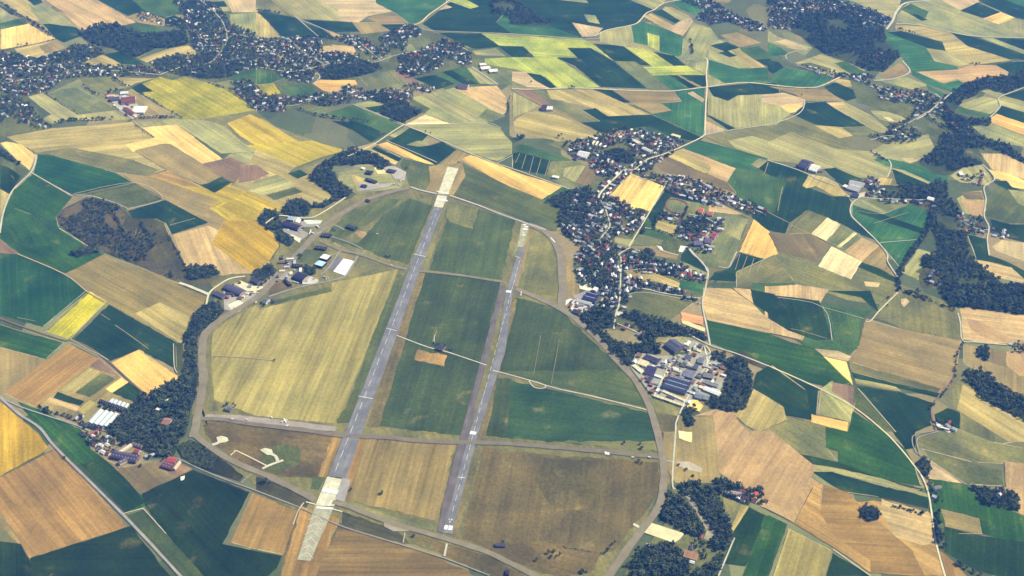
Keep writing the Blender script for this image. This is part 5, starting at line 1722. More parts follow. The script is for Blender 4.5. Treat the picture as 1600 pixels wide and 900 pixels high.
def box_vf(x0, y0, z0, x1, y1, z1, off=0):
    v = [(x0, y0, z0), (x1, y0, z0), (x1, y1, z0), (x0, y1, z0), (x0, y0, z1), (x1, y0, z1), (x1, y1, z1), (x0, y1, z1)]
    f = [(0, 3, 2, 1), (4, 5, 6, 7), (0, 1, 5, 4), (1, 2, 6, 5), (2, 3, 7, 6), (3, 0, 4, 7)]
    return v, [tuple(i + off for i in q) for q in f]

def gable_wall(L, W, h, rh):
    a, b = L / 2, W / 2
    v = [(-a, -b, -0.5), (a, -b, -0.5), (a, b, -0.5), (-a, b, -0.5), (-a, -b, h), (a, -b, h), (a, b, h), (-a, b, h), (-a, 0, h + rh), (a, 0, h + rh)]
    f = [(0, 1, 5, 4), (2, 3, 7, 6), (1, 2, 6, 9, 5), (3, 0, 4, 8, 7)]
    return v, f

def gable_roof(L, W, h, rh, t=0.3, o=0.45):
    a, b = L / 2 + o, W / 2 + o
    dz = rh * o / (W / 2)
    lo = h - dz
    v = []
    for x in (-a, a):
        v += [(x, -b, lo + 0.06), (x, 0, h + rh + 0.06), (x, b, lo + 0.06), (x, b, lo + t), (x, 0, h + rh + t), (x, -b, lo + t)]
    f = [(0, 6, 7, 1), (1, 7, 8, 2), (2, 8, 9, 3), (3, 9, 10, 4), (4, 10, 11, 5), (5, 11, 6, 0), (0, 1, 4, 5), (1, 2, 3, 4), (6, 11, 10, 7), (7, 10, 9, 8)]
    return v, f

def barrel(L, W, h, n=12, t=0.35, ribs=0):
    a, b = L / 2, W / 2
    vs, fs = [], []
    prof = [(-b * math.cos(math.pi * k / n), h * 0.35 + h * 0.65 * math.sin(math.pi * k / n)) for k in range(n + 1)]
    prof = [(-b, -0.4)] + prof + [(b, -0.4)]
    m = len(prof)
    for x in (-a, a):
        for (y, z) in prof: vs.append((x, y, z))
        for (y, z) in prof: vs.append((x, y * (1 - t / b), z - (t if z > 0 else 0)))
    for k in range(m - 1):
        fs.append((k, k + 1, 2 * m + k + 1, 2 * m + k))
        fs.append((m + k, 3 * m + k, 3 * m + k + 1, m + k + 1))
        fs.append((k, m + k, m + k + 1, k + 1))
        fs.append((2 * m + k, 2 * m + k + 1, 3 * m + k + 1, 3 * m + k))
    return vs, fs, prof

def end_face(x, prof, t, s):
    vs = [(x, y * 0.985, z - 0.25 if z > 0 else z) for y, z in prof] + [(x + s * t, y * 0.985, z - 0.25 if z > 0 else z) for y, z in prof]
    m = len(prof)
    fs = [tuple(range(m)), tuple(range(2 * m - 1, m - 1, -1))]
    for k in range(m):
        fs.append((k, (k + 1) % m, m + (k + 1) % m, m + k))
    return vs, fs

def part(name, v, f, mat, parent, col=None):
    o = new_obj(name, mesh_from(name, v, f, M[mat] if isinstance(mat, str) else mat), parent)
    if col: o.color = (*col, 1)
    return o

def frame3(p0, p1, p2):
    a, b, c = G(*p0), G(*p1), G(*p2)
    d = (b - a); L = d.length; d = d / L
    nrm = Vector((-d.y, d.x))
    wv = (c - b).dot(nrm)
    ctr = a + d * L / 2 + nrm * wv / 2
    return ctr, L, abs(wv), math.atan2(d.y, d.x)

def building(kind, label, cat, typ, h, roof, wall, ctr, L, W, rot, group=None, extra=None):
    r = bpy.data.objects.new(kind, None)
    COL.objects.link(r)
    r.location = (ctr[0], ctr[1], 2.1)
    r.rotation_euler = (0, 0, rot)
    r.empty_display_size = 3
    prop(r, label, cat, group)
    rc, wc = alb(roof), alb(wall)
    if typ == 'gable':
        rh = W * 0.32 if W < 14 else W * 0.2
        if W > L:
            pass
        part('wall', *gable_wall(L, W, h, rh), 'wall', r, wc)
        ro = part('roof', *gable_roof(L, W, h, rh), 'roof', r, rc)
        if L > 25:
            for k in range(int(L // 9)):
                x = -L / 2 + 5 + k * 9
                for s in (-1, 1):
                    y = s * W * 0.25; z = h + rh * 0.5 + 0.33
                    v = [(x, y - 0.9 * 1, z + s * 0.9 * rh / (W / 2)), (x + 1.6, y - 0.9, z + s * 0.9 * rh / (W / 2)), (x + 1.6, y + 0.9, z - s * 0.9 * rh / (W / 2)), (x, y + 0.9, z - s * 0.9 * rh / (W / 2))]
                    v = v + [(p[0], p[1], p[2] + 0.12) for p in v]
                    part('roof_light', v, [(4, 5, 6, 7), (0, 1, 5, 4), (1, 2, 6, 5), (2, 3, 7, 6), (3, 0, 4, 7)], 'metal_trim', ro, alb((190, 196, 200)))
        else:
            part('chimney', *box_vf(L * 0.25, -0.5, h + rh * 0.5, L * 0.25 + 0.8, 0.4, h + rh + 1.2), 'wall', ro, alb((130, 84, 66)))
        dw = min(4.0, W * 0.4)
        part('door', *box_vf(L / 2 - 0.02, -dw / 2, -0.2, L / 2 + 0.12, dw / 2, min(h * 0.85, 4.2)), 'dark_opening', r)
    elif typ == 'flat':
        v, f = box_vf(-L / 2, -W / 2, -0.5, L / 2, W / 2, h)
        part('wall', v, [f[i] for i in (2, 3, 4, 5)], 'wall', r, wc)
        ro = part('roof', *box_vf(-L / 2 + 0.35, -W / 2 + 0.35, h - 0.6, L / 2 - 0.35, W / 2 - 0.35, h - 0.25), 'roof', r, rc)
        vs, fs = [], []
        for bx in ((-L / 2 - .12, -W / 2 - .12, L / 2 + .12, -W / 2 + .35), (-L / 2 - .12, W / 2 - .35, L / 2 + .12, W / 2 + .12), (-L / 2 - .12, -W / 2 + .352, -L / 2 + .35, W / 2 - .352), (L / 2 - .35, -W / 2 + .352, L / 2 + .12, W / 2 - .352)):
            v, f = box_vf(bx[0], bx[1], h + 0.005, bx[2], bx[3], h + 0.4, len(vs))
            vs += v; fs += f
        part('parapet', vs, fs, 'wall', r, wc)
        if L * W > 300:
            n = max(1, int(L // 12))
            for k in range(n):
                x = -L / 2 + (k + 0.5) * L / n
                part('roof_light', *box_vf(x - 0.9, -W * 0.3, h - 0.24, x + 0.9, W * 0.3, h + 0.5), 'metal_trim', ro, alb((200, 206, 206)) if extra == 'lights' else [c * 0.75 for c in rc])
        part('door', *box_vf(-L * 0.15, -W / 2 - 0.12, -0.2, L * 0.05, -W / 2 + 0.02, min(h * 0.7, 4)), 'dark_opening', r)
    elif typ == 'barrel':
        v, f, prof = barrel(L, W, h)
        ro = part('roof', v, f, 'roof', r, rc)
        for s in (-1, 1):
            v, f = end_face(s * (L / 2 - 0.6), prof, 0.3, -s)
            part('end_wall', v, f, 'wall', r, wc)
            part('hangar_door', *box_vf(min(s * (L / 2 - 0.6), s * (L / 2 - 0.35)), -W * 0.32, -0.2, max(s * (L / 2 - 0.6), s * (L / 2 - 0.35)), W * 0.32, h * 0.62), 'metal_trim', r, [c * 0.7 for c in wc])
        nr = max(3, int(L // 6))
        for k in range(nr):
            x = -L / 2 + (k + 0.5) * L / nr
            vv, ff, _ = barrel(0.5, W + 0.36, h + 0.18, t=0.3)
            part('roof_rib', [(p[0] + x, p[1], p[2]) for p in vv], ff, 'roof', ro, [c * 1.7 for c in rc])
    elif typ == 'sheds':        # a hall of several long ridges side by side
        n = extra or 3
        v, f = box_vf(-L / 2, -W / 2, -0.5, L / 2, W / 2, h)
        part('wall', v, [f[i] for i in (2, 3, 4, 5)], 'wall', r, wc)
        for k in range(n):
            w = W / n
            y = -W / 2 + (k + 0.5) * w
            vv, ff = gable_roof(L, w - 0.02, h + 0.02, w * 0.22, 0.3, 0.0)
            ro = part('roof', [(p[0], p[1] + y, p[2]) for p in vv], ff, 'roof', r, rc)
            rx = w * 0.22
            part('ridge_light', *box_vf(-L * 0.42, y - 0.8, h + rx + 0.1, L * 0.42, y + 0.8, h + rx + 0.75), 'metal_trim', ro, alb((176, 184, 194)))
        part('door', *box_vf(L / 2 - 0.02, -3, -0.2, L / 2 + 0.14, 3, h * 0.7), 'dark_opening', r)
    elif typ == 'glass':
        part('base_wall', *gable_wall(L, W, h * 0.15, 0.01), 'wall', r, wc)
        rh = W * 0.25
        v, f = gable_wall(L, W, h, rh)
        v = [(p[0], p[1], h * 0.15 + 0.05 if p[2] < 0 else p[2]) for p in v]
        part('glass_wall', v, f, 'glass', r)
        v, f = gable_roof(L, W, h, rh, 0.12, 0.05)
        ro = part('glass_roof', v, f, 'glass', r)
        part('gutter', *box_vf(-L / 2, W / 2 - 0.1, h - 0.3, L / 2, W / 2 + 0.25, h - 0.05), 'metal_trim', ro, alb((110, 116, 118)))
        part('ridge', *box_vf(-L / 2 - 0.1, -0.12, h + rh + 0.13, L / 2 + 0.1, 0.12, h + rh + 0.3), 'metal_trim', ro, alb((214, 218, 216)))
    c, s = math.cos(rot), math.sin(rot)
    nx = int(L / 4) + 2; ny = int(W / 4) + 2
    for i in range(nx + 1):
        for j in range(ny + 1):
            x = (i / nx - 0.5) * (L + 5); y = (j / ny - 0.5) * (W + 5)
            BLD.add((int(math.floor((ctr[0] + x * c - y * s) / 5)), int(math.floor((ctr[1] + x * s + y * c) / 5))))
    return r

# name | label | category | type | height | roof rgb | wall rgb | tile | p0 p1 p2 | extra
BUILDINGS = '''
bunker|dark aircraft shelter nearest the wood in the dispersal area|shelter|gable|5|52,44,58|60,56,60|Y5|70 350 130 362 150 332
bunker|long dark aircraft shelter in the middle of the dispersal area|shelter|gable|5|48,42,54|60,56,60|Y5|70 418 170 455 185 432
bunker|low dark shelter at the lower left of the dispersal area|shelter|gable|5|58,50,56|90,80,76|Y5|22 492 80 500 92 478
bunker|dark round-roofed shelter on the grey apron of the dispersal area|shelter|barrel|6|56,52,66|110,108,112|Y5|288 332 372 350 396 318
hut|pale hut on the tan patch of the dispersal area|hut|flat|4|226,220,206|220,214,200|Y5|20 300 55 310 60 290
hut|dark store on the grass below the dispersal area|store|gable|4|60,56,50|90,84,70|Y5|70 640 110 650 116 628
hangar|dark ribbed barrel-roofed hangar beside the fenced white pad|hangar|barrel|13|44,40,62|190,186,172|Z2|240 715 350 758 418 690
hangar|dark purple round-roofed hangar in the trees at the west apron|hangar|barrel|11|46,38,66|170,164,150|Z2|120 165 300 218 330 165
hangar|grey-violet arched hangar by the cream pad and the tree belt|hangar|barrel|11|74,68,92|176,168,150|Z3|450 222 630 300 694 250
shed|white-roofed shed with dark red side, upper of the pair|shed|flat|8|214,224,226|58,38,44|Z2|528 510 606 532 634 482
shed|pale blue roofed shed with dark side, lower of the pair|shed|flat|8|176,206,220|48,46,54|Z2|474 578 556 602 582 550
bunker|long dark aircraft shelter above the two pale sheds|shelter|gable|5|52,46,56|46,40,44|Z2|484 404 590 418 600 388
bunker|dark shelter at the taxiway corner near the white markings|shelter|gable|5|54,50,58|60,56,54|Z2|545 275 640 285 648 252
bunker|dark shelter at the head of the reddish earth patch|shelter|gable|6|52,54,54|60,58,54|Z2|805 180 892 210 914 180
bunker|low dark store left of the ribbed hangar trees|store|gable|5|46,40,52|50,46,48|Z2|245 590 338 602 346 574
bunker|dark hut on the red earth below the ribbed hangar|hut|gable|5|48,38,46|70,46,40|Z2|155 732 215 792 242 780
office|grey-blue flat office behind the purple hangar|office|flat|6|150,164,180|190,190,190|Z2|190 104 256 114 268 76
office|dark flat offices under the arched hangar|office|flat|6|74,66,88|120,114,116|Z3|350 278 450 325 482 292
office|dark flat store at the edge of the trees above the cream pad|store|flat|6|62,54,78|110,104,108|Z3|738 140 815 172 850 140
house|house with white front in a dark ring of trees by the grain field|house|gable|6|96,100,112|206,204,198|Z3|862 368 905 380 930 332
station|dark radio station hut among trees between the two runways|station|flat|5|62,58,70|120,116,112|C2|1118 388 1165 402 1190 374
house|grey-roofed house in dark trees by the grain field corner|house|gable|5|98,94,112|130,126,126|Z4|424 88 468 100 488 62
shelter|dark shelter with pale front by the road at the bottom|shelter|barrel|6|72,64,84|120,116,120|Z8|1160 610 1260 612 1270 575
shelter|dark violet shelter at the bottom edge by the perimeter road|shelter|barrel|6|48,34,72|80,72,96|Z8|1260 900 1300 905 1310 850
works_hall|large slate-blue works hall with pale ridge lights|factory|sheds|9|62,68,92|110,112,122|Z6|428 520 668 594 726 470|3
works_building|grey flat works building in the middle of the yard|factory|flat|7|112,112,124|140,138,136|Z6|640 402 742 432 790 366
works_building|dark grey building at the top of the works yard|factory|gable|8|74,74,92|120,116,110|Z6|450 82 560 158 660 95
works_building|small dark works building with the pale court|factory|flat|6|84,82,94|150,144,132|Z6|654 218 724 236 746 192
works_building|grey works building left of the northern clump|factory|flat|7|104,106,118|150,146,140|Z6|790 262 852 276 886 228
works_building|small dark green-grey works store by the pale court|factory|flat|5|78,80,78|130,128,118|Z6|620 292 666 306 688 270
works_building|small dark works block right of the court|factory|flat|6|78,76,92|130,126,126|Z6|742 320 792 334 808 296
works_building|flat works building with dark rim on the brown ground|factory|flat|6|116,112,104|90,84,78|Z6|848 412 950 432 978 386
long_shed|long white works shed at the right of the yard|shed|gable|6|226,226,214|190,186,176|Z6|852 545 1018 612 1042 580
long_shed|grey-green works shed above the long white shed|shed|flat|5|120,122,120|140,138,130|Z6|850 470 1000 520 1020 494
works_hall|dark violet hall at the upper left of the works|factory|flat|7|52,46,78|120,114,120|Z6|232 212 378 272 402 234
works_hall|dark violet hall below it at the left of the works|factory|flat|7|50,46,80|130,124,128|Z6|240 376 344 400 382 320
works_building|dark block at the lower left corner of the works|factory|flat|6|62,56,82|120,116,112|Z6|258 452 302 468 332 415
works_hall|cream flat hall at the left tip of the works|factory|flat|7|206,196,150|220,214,180|Z6|165 275 258 308 284 256
tank_bund|row of cream loading bays at the left tip of the works|loading bay|flat|4|216,206,170|232,226,200|Z6|115 292 208 368 232 338
store_bay|long row of cream storage bays along the works edge|storage bay|flat|3.5|204,192,150|236,230,204|Z6|338 606 642 712 652 690
store_bay|second row of cream storage bays inside the works edge|storage bay|flat|3.5|206,196,156|236,230,206|Z6|430 560 655 660 668 640
works_building|blue-grey works building at the lower right by the trees|factory|gable|6|120,128,140|150,150,150|Z6|762 622 838 644 862 596
works_building|small grey works building beside the blue-grey one|factory|gable|5|130,136,136|150,150,146|Z6|850 640 900 650 915 600
hangar|dark violet hangar with two pale ridges by the village|hangar|sheds|9|48,42,86|96,90,120|Z5|1000 672 1128 706 1188 634|2
office|small white block behind the village hangar|office|flat|8|226,224,216|220,216,208|Z5|1100 575 1140 588 1158 555
office|long pale depot building below the village hangar|depot|gable|5|170,172,160|190,186,170|Z5|930 690 1080 730 1100 705
office|dark-roofed store at the tip of the base trees|store|gable|5|66,56,64|110,100,96|Z5|890 800 960 822 985 790
barn|wide purple-slate barn of the lower left farm|barn|gable|7|74,62,82|120,104,104|D1|695 168 850 200 872 160
barn|cream-edged north wing of the lower left farm|barn|gable|5|196,180,150|216,200,168|D1|742 132 815 84 832 92
barn|narrow top wing of the lower left farm|barn|gable|5|108,88,96|210,196,168|D1|822 84 884 108 892 96
farmhouse|red-roofed farmhouse in the lower left farm|house|gable|6|156,78,66|200,186,166|D1|838 138 868 146 874 124
barn|front wing with pale gable at the lower left farm|barn|gable|6|100,82,90|222,206,160|D1|752 214 812 186 800 168
barn|bright red-roofed barn of the farm by the lane|barn|gable|6|168,76,64|150,110,96|D1|1040 196 1092 206 1112 176
barn|purple-roofed barn of the farm by the lane|barn|gable|5|102,66,80|130,104,96|D1|1008 224 1076 246 1094 214
barn|cream-walled wing of the farm by the lane|barn|gable|5|190,168,138|214,196,160|D1|1082 240 1118 192 1132 198
polytunnel|grey polytunnel between the two lower left farms|polytunnel|barrel|4|168,168,160|160,160,156|D1|908 168 972 150 966 136
greenhouse|leftmost long glasshouse of the four at the lower left|greenhouse|glass|4.5|0,0,0|150,150,150|C1|548 850 622 768 650 776
greenhouse|second long glasshouse from the left of the four|greenhouse|glass|4.5|0,0,0|150,150,150|C1|580 858 654 776 682 784
greenhouse|third long glasshouse from the left of the four|greenhouse|glass|4.5|0,0,0|150,150,150|C1|612 866 686 784 712 792
greenhouse|rightmost long glasshouse of the four beside the wood|greenhouse|glass|4.5|0,0,0|150,150,150|C1|644 872 716 792 742 800
greenhouse|leftmost small glasshouse in the upper row|greenhouse|glass|4|0,0,0|150,150,150|C1|678 724 696 702 716 708
greenhouse|second small glasshouse in the upper row|greenhouse|glass|4|0,0,0|150,150,150|C1|702 732 720 708 738 714
greenhouse|third small glasshouse in the upper row|greenhouse|glass|4|0,0,0|150,150,150|C1|726 740 744 716 762 722
greenhouse|fourth small glasshouse in the upper row|greenhouse|glass|4|0,0,0|150,150,150|C1|750 748 768 724 786 730
greenhouse|rightmost small glasshouse in the upper row|greenhouse|glass|4|0,0,0|150,150,150|C1|774 756 792 732 808 738
barn|long dark shed between the two rows of glasshouses|shed|gable|5|50,38,52|70,60,64|C1|620 720 770 782 776 764
barn|long dark shed with pale side below the glasshouses|shed|gable|5|48,42,56|170,160,150|C1|500 862 640 892 648 876
house|pale villa in the clearing of the dark wood|house|gable|6|150,110,92|222,214,200|Z7|880 500 960 520 985 450
house|small white hut in the dark wood north of the villa|house|flat|4|220,216,196|220,214,196|Z7|822 348 868 362 876 338
house|long pale hut on the path in the dark wood|house|flat|4|206,206,170|210,204,180|Z7|935 262 985 230 975 222
farm_shed|big flat white-roofed hall of the farm works at the upper left|factory|flat|8|232,228,214|214,204,190|A1|822 716 900 716 872 676
farm_shed|brown-roofed hall of the farm works beside the white one|factory|gable|7|112,58,54|212,196,178|A1|760 660 850 650 800 618
farm_shed|brown lower hall of the farm works|factory|gable|7|118,64,58|214,196,176|A1|770 690 830 730 850 716
farm_shed|pink-roofed hall at the left of the farm works|factory|gable|7|214,158,136|230,214,198|A1|670 616 716 612 722 600
farm_shed|pale roofed hall at the top of the farm works|factory|flat|7|206,204,196|214,206,196|A1|752 600 800 596 780 582
farm_shed|dark violet yard shed of the farm works|shed|gable|6|72,64,90|130,120,120|A1|690 640 750 632 756 612
barn|dark-roofed barn of the lone farm on the right|barn|gable|8|66,62,88|120,112,112|B4|180 150 232 168 262 120
barn|white shed of the lone farm on the right|barn|gable|7|226,222,210|226,220,206|B4|250 172 300 186 318 150
barn|small brown barn at the tail of the lone farm|barn|gable|6|128,104,96|190,180,170|B4|300 180 340 178 336 166
farm_shed|row of pale sheds at the right-hand crossroads, near one|shed|gable|6|176,172,168|180,172,164|B4|492 290 560 310 600 286
farm_shed|row of pale sheds at the right-hand crossroads, far one|shed|gable|6|164,166,164|180,172,164|B4|500 262 590 282 610 258
farm_shed|white shed end by the right-hand crossroads lane|shed|flat|6|226,220,204|226,220,204|B4|462 274 492 286 498 270
barn|dark barn on the yellow triangle at the right-hand crossroads|barn|gable|6|62,60,84|120,110,110|B4|520 338 560 346 566 322
barn|white barn right of the brook cottages|barn|flat|7|226,226,218|226,222,214|B4|1198 206 1222 206 1218 186
barn|long white shed by the dark lane at the right|shed|gable|6|222,220,216|220,214,206|B4|990 356 1030 366 1034 348
barn|white-fronted farm hall left of the north village|barn|gable|8|206,202,200|226,220,214|B3|402 88 462 100 480 66
barn|dark barn beside the white-fronted farm hall|barn|gable|7|66,56,84|150,140,140|B3|384 96 400 106 420 84
shed|white row of sheds left of the village street, left one|shed|flat|5|226,222,200|226,220,204|Y8|160 250 185 212 200 218
shed|white row of sheds left of the village street, middle one|shed|flat|5|226,222,206|226,220,204|Y8|198 258 222 218 236 224
shed|white row of sheds left of the village street, right one|shed|flat|5|228,224,210|226,220,204|Y8|236 264 256 236 268 240
barn|cream hall at the north end of the village by the blue-green field|barn|flat|7|226,204,160|230,214,180|Y8|985 160 1070 184 1080 165
barn|long grey-white hall in the village north of the street|barn|gable|7|196,194,196|206,200,196|Y8|680 300 770 340 785 318
barn|pale flat hall beside the dark wood of the north village|barn|flat|7|206,196,170|206,200,186|Y8|580 215 645 250 660 225
shed|long white shed beside the potato field edge|shed|flat|5|220,220,216|220,216,206|Z1|1480 260 1545 272 1552 250
farm|white farmhouse of the small far farm on the track|farm|gable|7|220,214,196|226,220,206|A3|215 696 255 696 258 676
farm|dark barn of the small far farm on the track|farm|gable|6|66,54,80|150,140,130|A3|180 694 212 698 224 668
shed|pale long hall at the east end of the long town, first|factory|flat|7|226,218,204|220,212,200|A2|1400 420 1440 418 1450 404
shed|pale long hall at the east end of the long town, second|factory|flat|7|222,214,204|220,212,200|A2|1410 446 1470 440 1484 420
shed|pale long hall at the east end of the long town, third|factory|flat|7|226,220,210|220,212,200|A2|1460 462 1514 458 1520 440
farm|dark-roofed lone farm in the tan field near the town|farm|gable|7|86,72,86|190,180,170|A2|1258 556 1320 562 1330 540
school_block|red-roofed school block at the north of the grounds|school|gable|7|196,92,66|206,190,170|Y2|598 296 644 306 664 262
school_block|red and white school block right of the northern one|school|gable|7|176,96,84|226,214,200|Y2|690 320 752 330 764 296
school_block|dark red school block at the right of the grounds|school|gable|7|156,70,72|180,160,150|Y2|726 556 770 572 786 516
school_block|long grey school block at the lower right|school|gable|7|98,88,112|150,140,140|Y2|560 640 656 640 664 600
school_block|violet-grey school block beside the lower gardens|school|gable|7|110,88,110|160,150,146|Y2|668 608 740 620 760 580
school_block|small white sports hut below the running track|hut|gable|4|206,204,214|206,200,196|Y2|286 366 330 372 334 350
school_block|dark changing rooms below the running track|hut|gable|4|70,56,72|96,84,84|Y2|286 322 370 328 374 312
barn|farmhouse roof with pale front at the field lane on the right|barn|gable|6|130,116,112|222,216,204|D4|1040 372 1084 362 1076 344
house|white house on the sharp bend at the right|house|flat|5|230,224,210|226,220,206|C4|1056 876 1080 870 1074 860
house|long white roof on the bend at the right|house|flat|5|232,228,216|226,220,206|C4|1060 880 1130 898 1134 892
house|red and white house at the corner of the brown field|house|gable|6|206,96,70|226,214,204|D3|1518 408 1540 404 1532 386
house|pale long house at the corner of the brown field|house|gable|6|170,150,140|200,190,180|D3|1366 400 1430 410 1440 392
hut|white hut on the edge of the round wood|hut|flat|4|230,226,214|226,222,210|D3|840 720 862 722 864 708
house|brown flat-roofed hall at the bottom edge|hall|flat|5|150,108,74|190,170,140|D3|1068 790 1150 812 1166 770
'''
nb = 0
for line in BUILDINGS.strip().splitlines():
    q = line.split('|')
    nm, lb, cat, typ, h, rc, wc, t, pp = q[:9]
    ex = int(q[9]) if len(q) > 9 else None
    p = coords(t, pp)
    ctr, L, W, rot = frame3(*p)
    if W < 4: W = 4.0
    L = max(L, 5.0)
    building(nm, lb, cat, typ, float(h), [int(v) for v in rc.split(',')], [int(v) for v in wc.split(',')], ctr, L, W, rot, None, ex)
    nb += 1

# the many small blocks that fill the works yard and the base
def fill_blocks(name, n, poly, ang, where, group, seed):
    rr = random.Random(seed)
    x0, y0, x1, y1 = bbox(poly)
    done = []
    kinds = [('white', (226, 226, 218)), ('pale grey', (176, 178, 176)), ('grey', (130, 130, 134)), ('dark grey', (78, 76, 88)), ('cream', (214, 202, 166)), ('rust brown', (128, 84, 66))]
    tries = 0
    while len(done) < n and tries < 4000:
        tries += 1
        x, y = rr.uniform(x0, x1), rr.uniform(y0, y1)
        if not inside(poly, x, y) or taken_b(x, y):
            continue
        L, W = rr.choice([(9, 6), (14, 7), (18, 9), (24, 8), (12, 12), (8, 5)])
        k = rr.randrange(len(kinds))
        done.append((x, y, L, W, k, rr.uniform(2.8, 6.0), rr.random() < 0.35, ang + rr.choice([0, math.pi / 2])))
        for i in range(-2, 3):
            for j in range(-2, 3):
                BLD.add((int(math.floor((x + i * L / 3) / 5)), int(math.floor((y + j * L / 3) / 5))))
    bykind = {}
    for d in done:
        bykind.setdefault((d[4], d[6], d[2] > 15), []).append(d)
    for (k, gab, lg), lst in bykind.items():
        lst.sort(key=lambda d: P((d[0], d[1]))[0])
        for i, d in enumerate(lst):
            pre = '' if len(lst) == 1 else 'leftmost ' if i == 0 else 'rightmost ' if i == len(lst) - 1 else ['', 'second ', 'third ', 'fourth ', 'fifth ', 'sixth ', 'seventh '][min(i, 6)] + 'from left, '
            building(name, '%s%s%s %s %s' % (pre, 'long ' if lg else 'small ', kinds[k][0], 'pitched shed' if gab else 'flat block', where), 'building', 'gable' if gab else 'flat', d[5], kinds[k][1], [min(240, c + 20) for c in kinds[k][1]], (d[0], d[1]), d[2], d[3], d[7], group)
def taken_b(x, y):
    return (int(math.floor(x / 5)), int(math.floor(y / 5))) in BLD
def zpoly(t, s): return [tuple(G(*p)) for p in coords(t, s)]
a0, a1 = G(*coords('Z6', '430 515')[0]), G(*coords('Z6', '670 595')[0])
wang = math.atan2((a1 - a0).y, (a1 - a0).x)
fill_blocks('works_block', 62, zpoly('Z6', '170 160 400 190 540 215 650 180 840 150 900 240 1080 290 1070 480 1000 560 880 640 760 640 660 700 340 590 200 420 110 300'), wang, 'in the works yard', 'small buildings of the works', 3)
fill_blocks('works_block', 10, zpoly('Z6', '600 60 760 40 840 90 800 150 660 130'), wang, 'north of the works yard', 'small buildings north of the works', 4)
fill_blocks('depot_block', 16, zpoly('Z5', '870 700 960 650 1120 720 1100 760 1000 800 870 760'), wang, 'in the depot by the village hangar', 'small buildings of the depot', 5)
fill_blocks('base_hut', 14, zpoly('Z2', '130 480 240 420 360 640 220 740 60 800 40 720'), wang + 0.6, 'between the perimeter road and the ribbed hangar', 'huts of the west base', 6)
fill_blocks('base_hut', 12, zpoly('Z3', '480 210 640 150 860 200 760 300 690 330 460 330'), wang + 0.4, 'round the arched hangar', 'huts round the arched hangar', 8)
fill_blocks('farm_block', 8, zpoly('A1', '670 610 780 590 900 690 830 745 700 660'), wang, 'in the farm works at the upper left', 'blocks of the farm works', 9)

# ------------------------------------------------------------------ vehicles and small things on the aprons
def vehicle_parts():
    body = mesh_from('body', *box_vf(-3.2, -1.2, 0.7, 3.2, 1.2, 3.0), M['metal_trim'])
    cab = mesh_from('cab', [(3.25, -1.15, 0.6), (5.2, -1.15, 0.6), (5.2, 1.15, 0.6), (3.25, 1.15, 0.6), (3.25, -1.1, 2.7), (4.5, -1.1, 2.7), (4.5, 1.1, 2.7), (3.25, 1.1, 2.7)],
                    [(0, 3, 2, 1), (4, 5, 6, 7), (0, 1, 5, 4), (1, 2, 6, 5), (2, 3, 7, 6), (3, 0, 4, 7)], M['metal_trim'])
    glass = mesh_from('windscreen', [(4.62, -1.0, 2.45), (5.08, -1.0, 1.2), (5.08, 1.0, 1.2), (4.62, 1.0, 2.45), (4.66, -1.0, 2.47), (5.12, -1.0, 1.22), (5.12, 1.0, 1.22), (4.66, 1.0, 2.47)],
                      [(4, 5, 6, 7), (0, 1, 5, 4), (1, 2, 6, 5), (2, 3, 7, 6), (3, 0, 4, 7)], M['dark_opening'])
    bm = bmesh.new()
    bmesh.ops.create_cone(bm, cap_ends=True, segments=10, radius1=0.5, radius2=0.5, depth=0.3, matrix=Matrix.Rotation(math.pi / 2, 4, 'X'))
    wheel = bpy.data.meshes.new('wheel'); bm.to_mesh(wheel); bm.free(); wheel.materials.append(M['dark_opening'])
    return body, cab, glass, wheel
VB, VC, VG, VW = vehicle_parts()
def truck(x, y, rot, col, label, group):
    r = bpy.data.objects.new('truck', None); COL.objects.link(r)
    r.location = (x, y, ZP + 0.35); r.rotation_euler = (0, 0, rot)
    prop(r, label, 'truck', group)
    a = new_obj('body', VB, r); a.color = (*alb(col), 1)
    b = new_obj('cab', VC, r); b.color = (*alb([min(255, c * 0.9) for c in col]), 1)
    new_obj('windscreen', VG, b)
    for wx in (-2.2, 3.9):
        for wy in (-1.05, 1.05):
            w = new_obj('wheel', VW, r); w.location = (wx, wy, 0.5)
TRK = '''
Z2 320 222 white truck parked beside the dark purple hangar
Z2 340 205 white truck nearest the door of the dark purple hangar
Z2 200 205 white truck alone on the west apron by the tree wood
Z2 210 508 white truck on the perimeter road west of the pale sheds
Z2 185 540 second white truck on the perimeter road west of the pale sheds
Z2 205 560 third white truck on the perimeter road west of the pale sheds
Z2 165 602 lowest white truck on the perimeter road west of the pale sheds
Z2 215 655 white truck left of the ribbed hangar
Z2 265 745 white truck in front of the red earth by the ribbed hangar
Z2 300 755 second white truck in front of the red earth by the ribbed hangar
Z2 140 492 white truck highest on the perimeter road west of the pale sheds
Z2 1278 575 white truck at the corner of the grain field by the taxiway
Z2 600 718 white truck below the long trailer
Z2 1132 246 white truck alone on the grass by the reddish earth
Z3 580 412 white truck on the pale pad south of the arched hangar
Z3 820 260 white truck on the road by the cream pad
Z3 800 360 white truck beside the ringed house
Z4 1060 245 white truck at the end of the brown taxiway yard
Z4 900 160 white truck on the yard by the grain field
Z4 490 178 white truck at the start of the yard
Z4 640 180 large white truck on the yard strip
Y5 375 456 white truck on the dispersal apron, left of the group
Y5 440 430 white truck on the dispersal apron, right of the group
Y5 425 465 white truck on the dispersal apron, lowest of the group
Y5 65 460 white truck by the dark huts of the dispersal area
Z5 1460 660 white truck on the village lane by the depot
D3 755 165 white truck at the right end of the brown taxiway
D3 858 165 white truck next to the perimeter road junction
'''
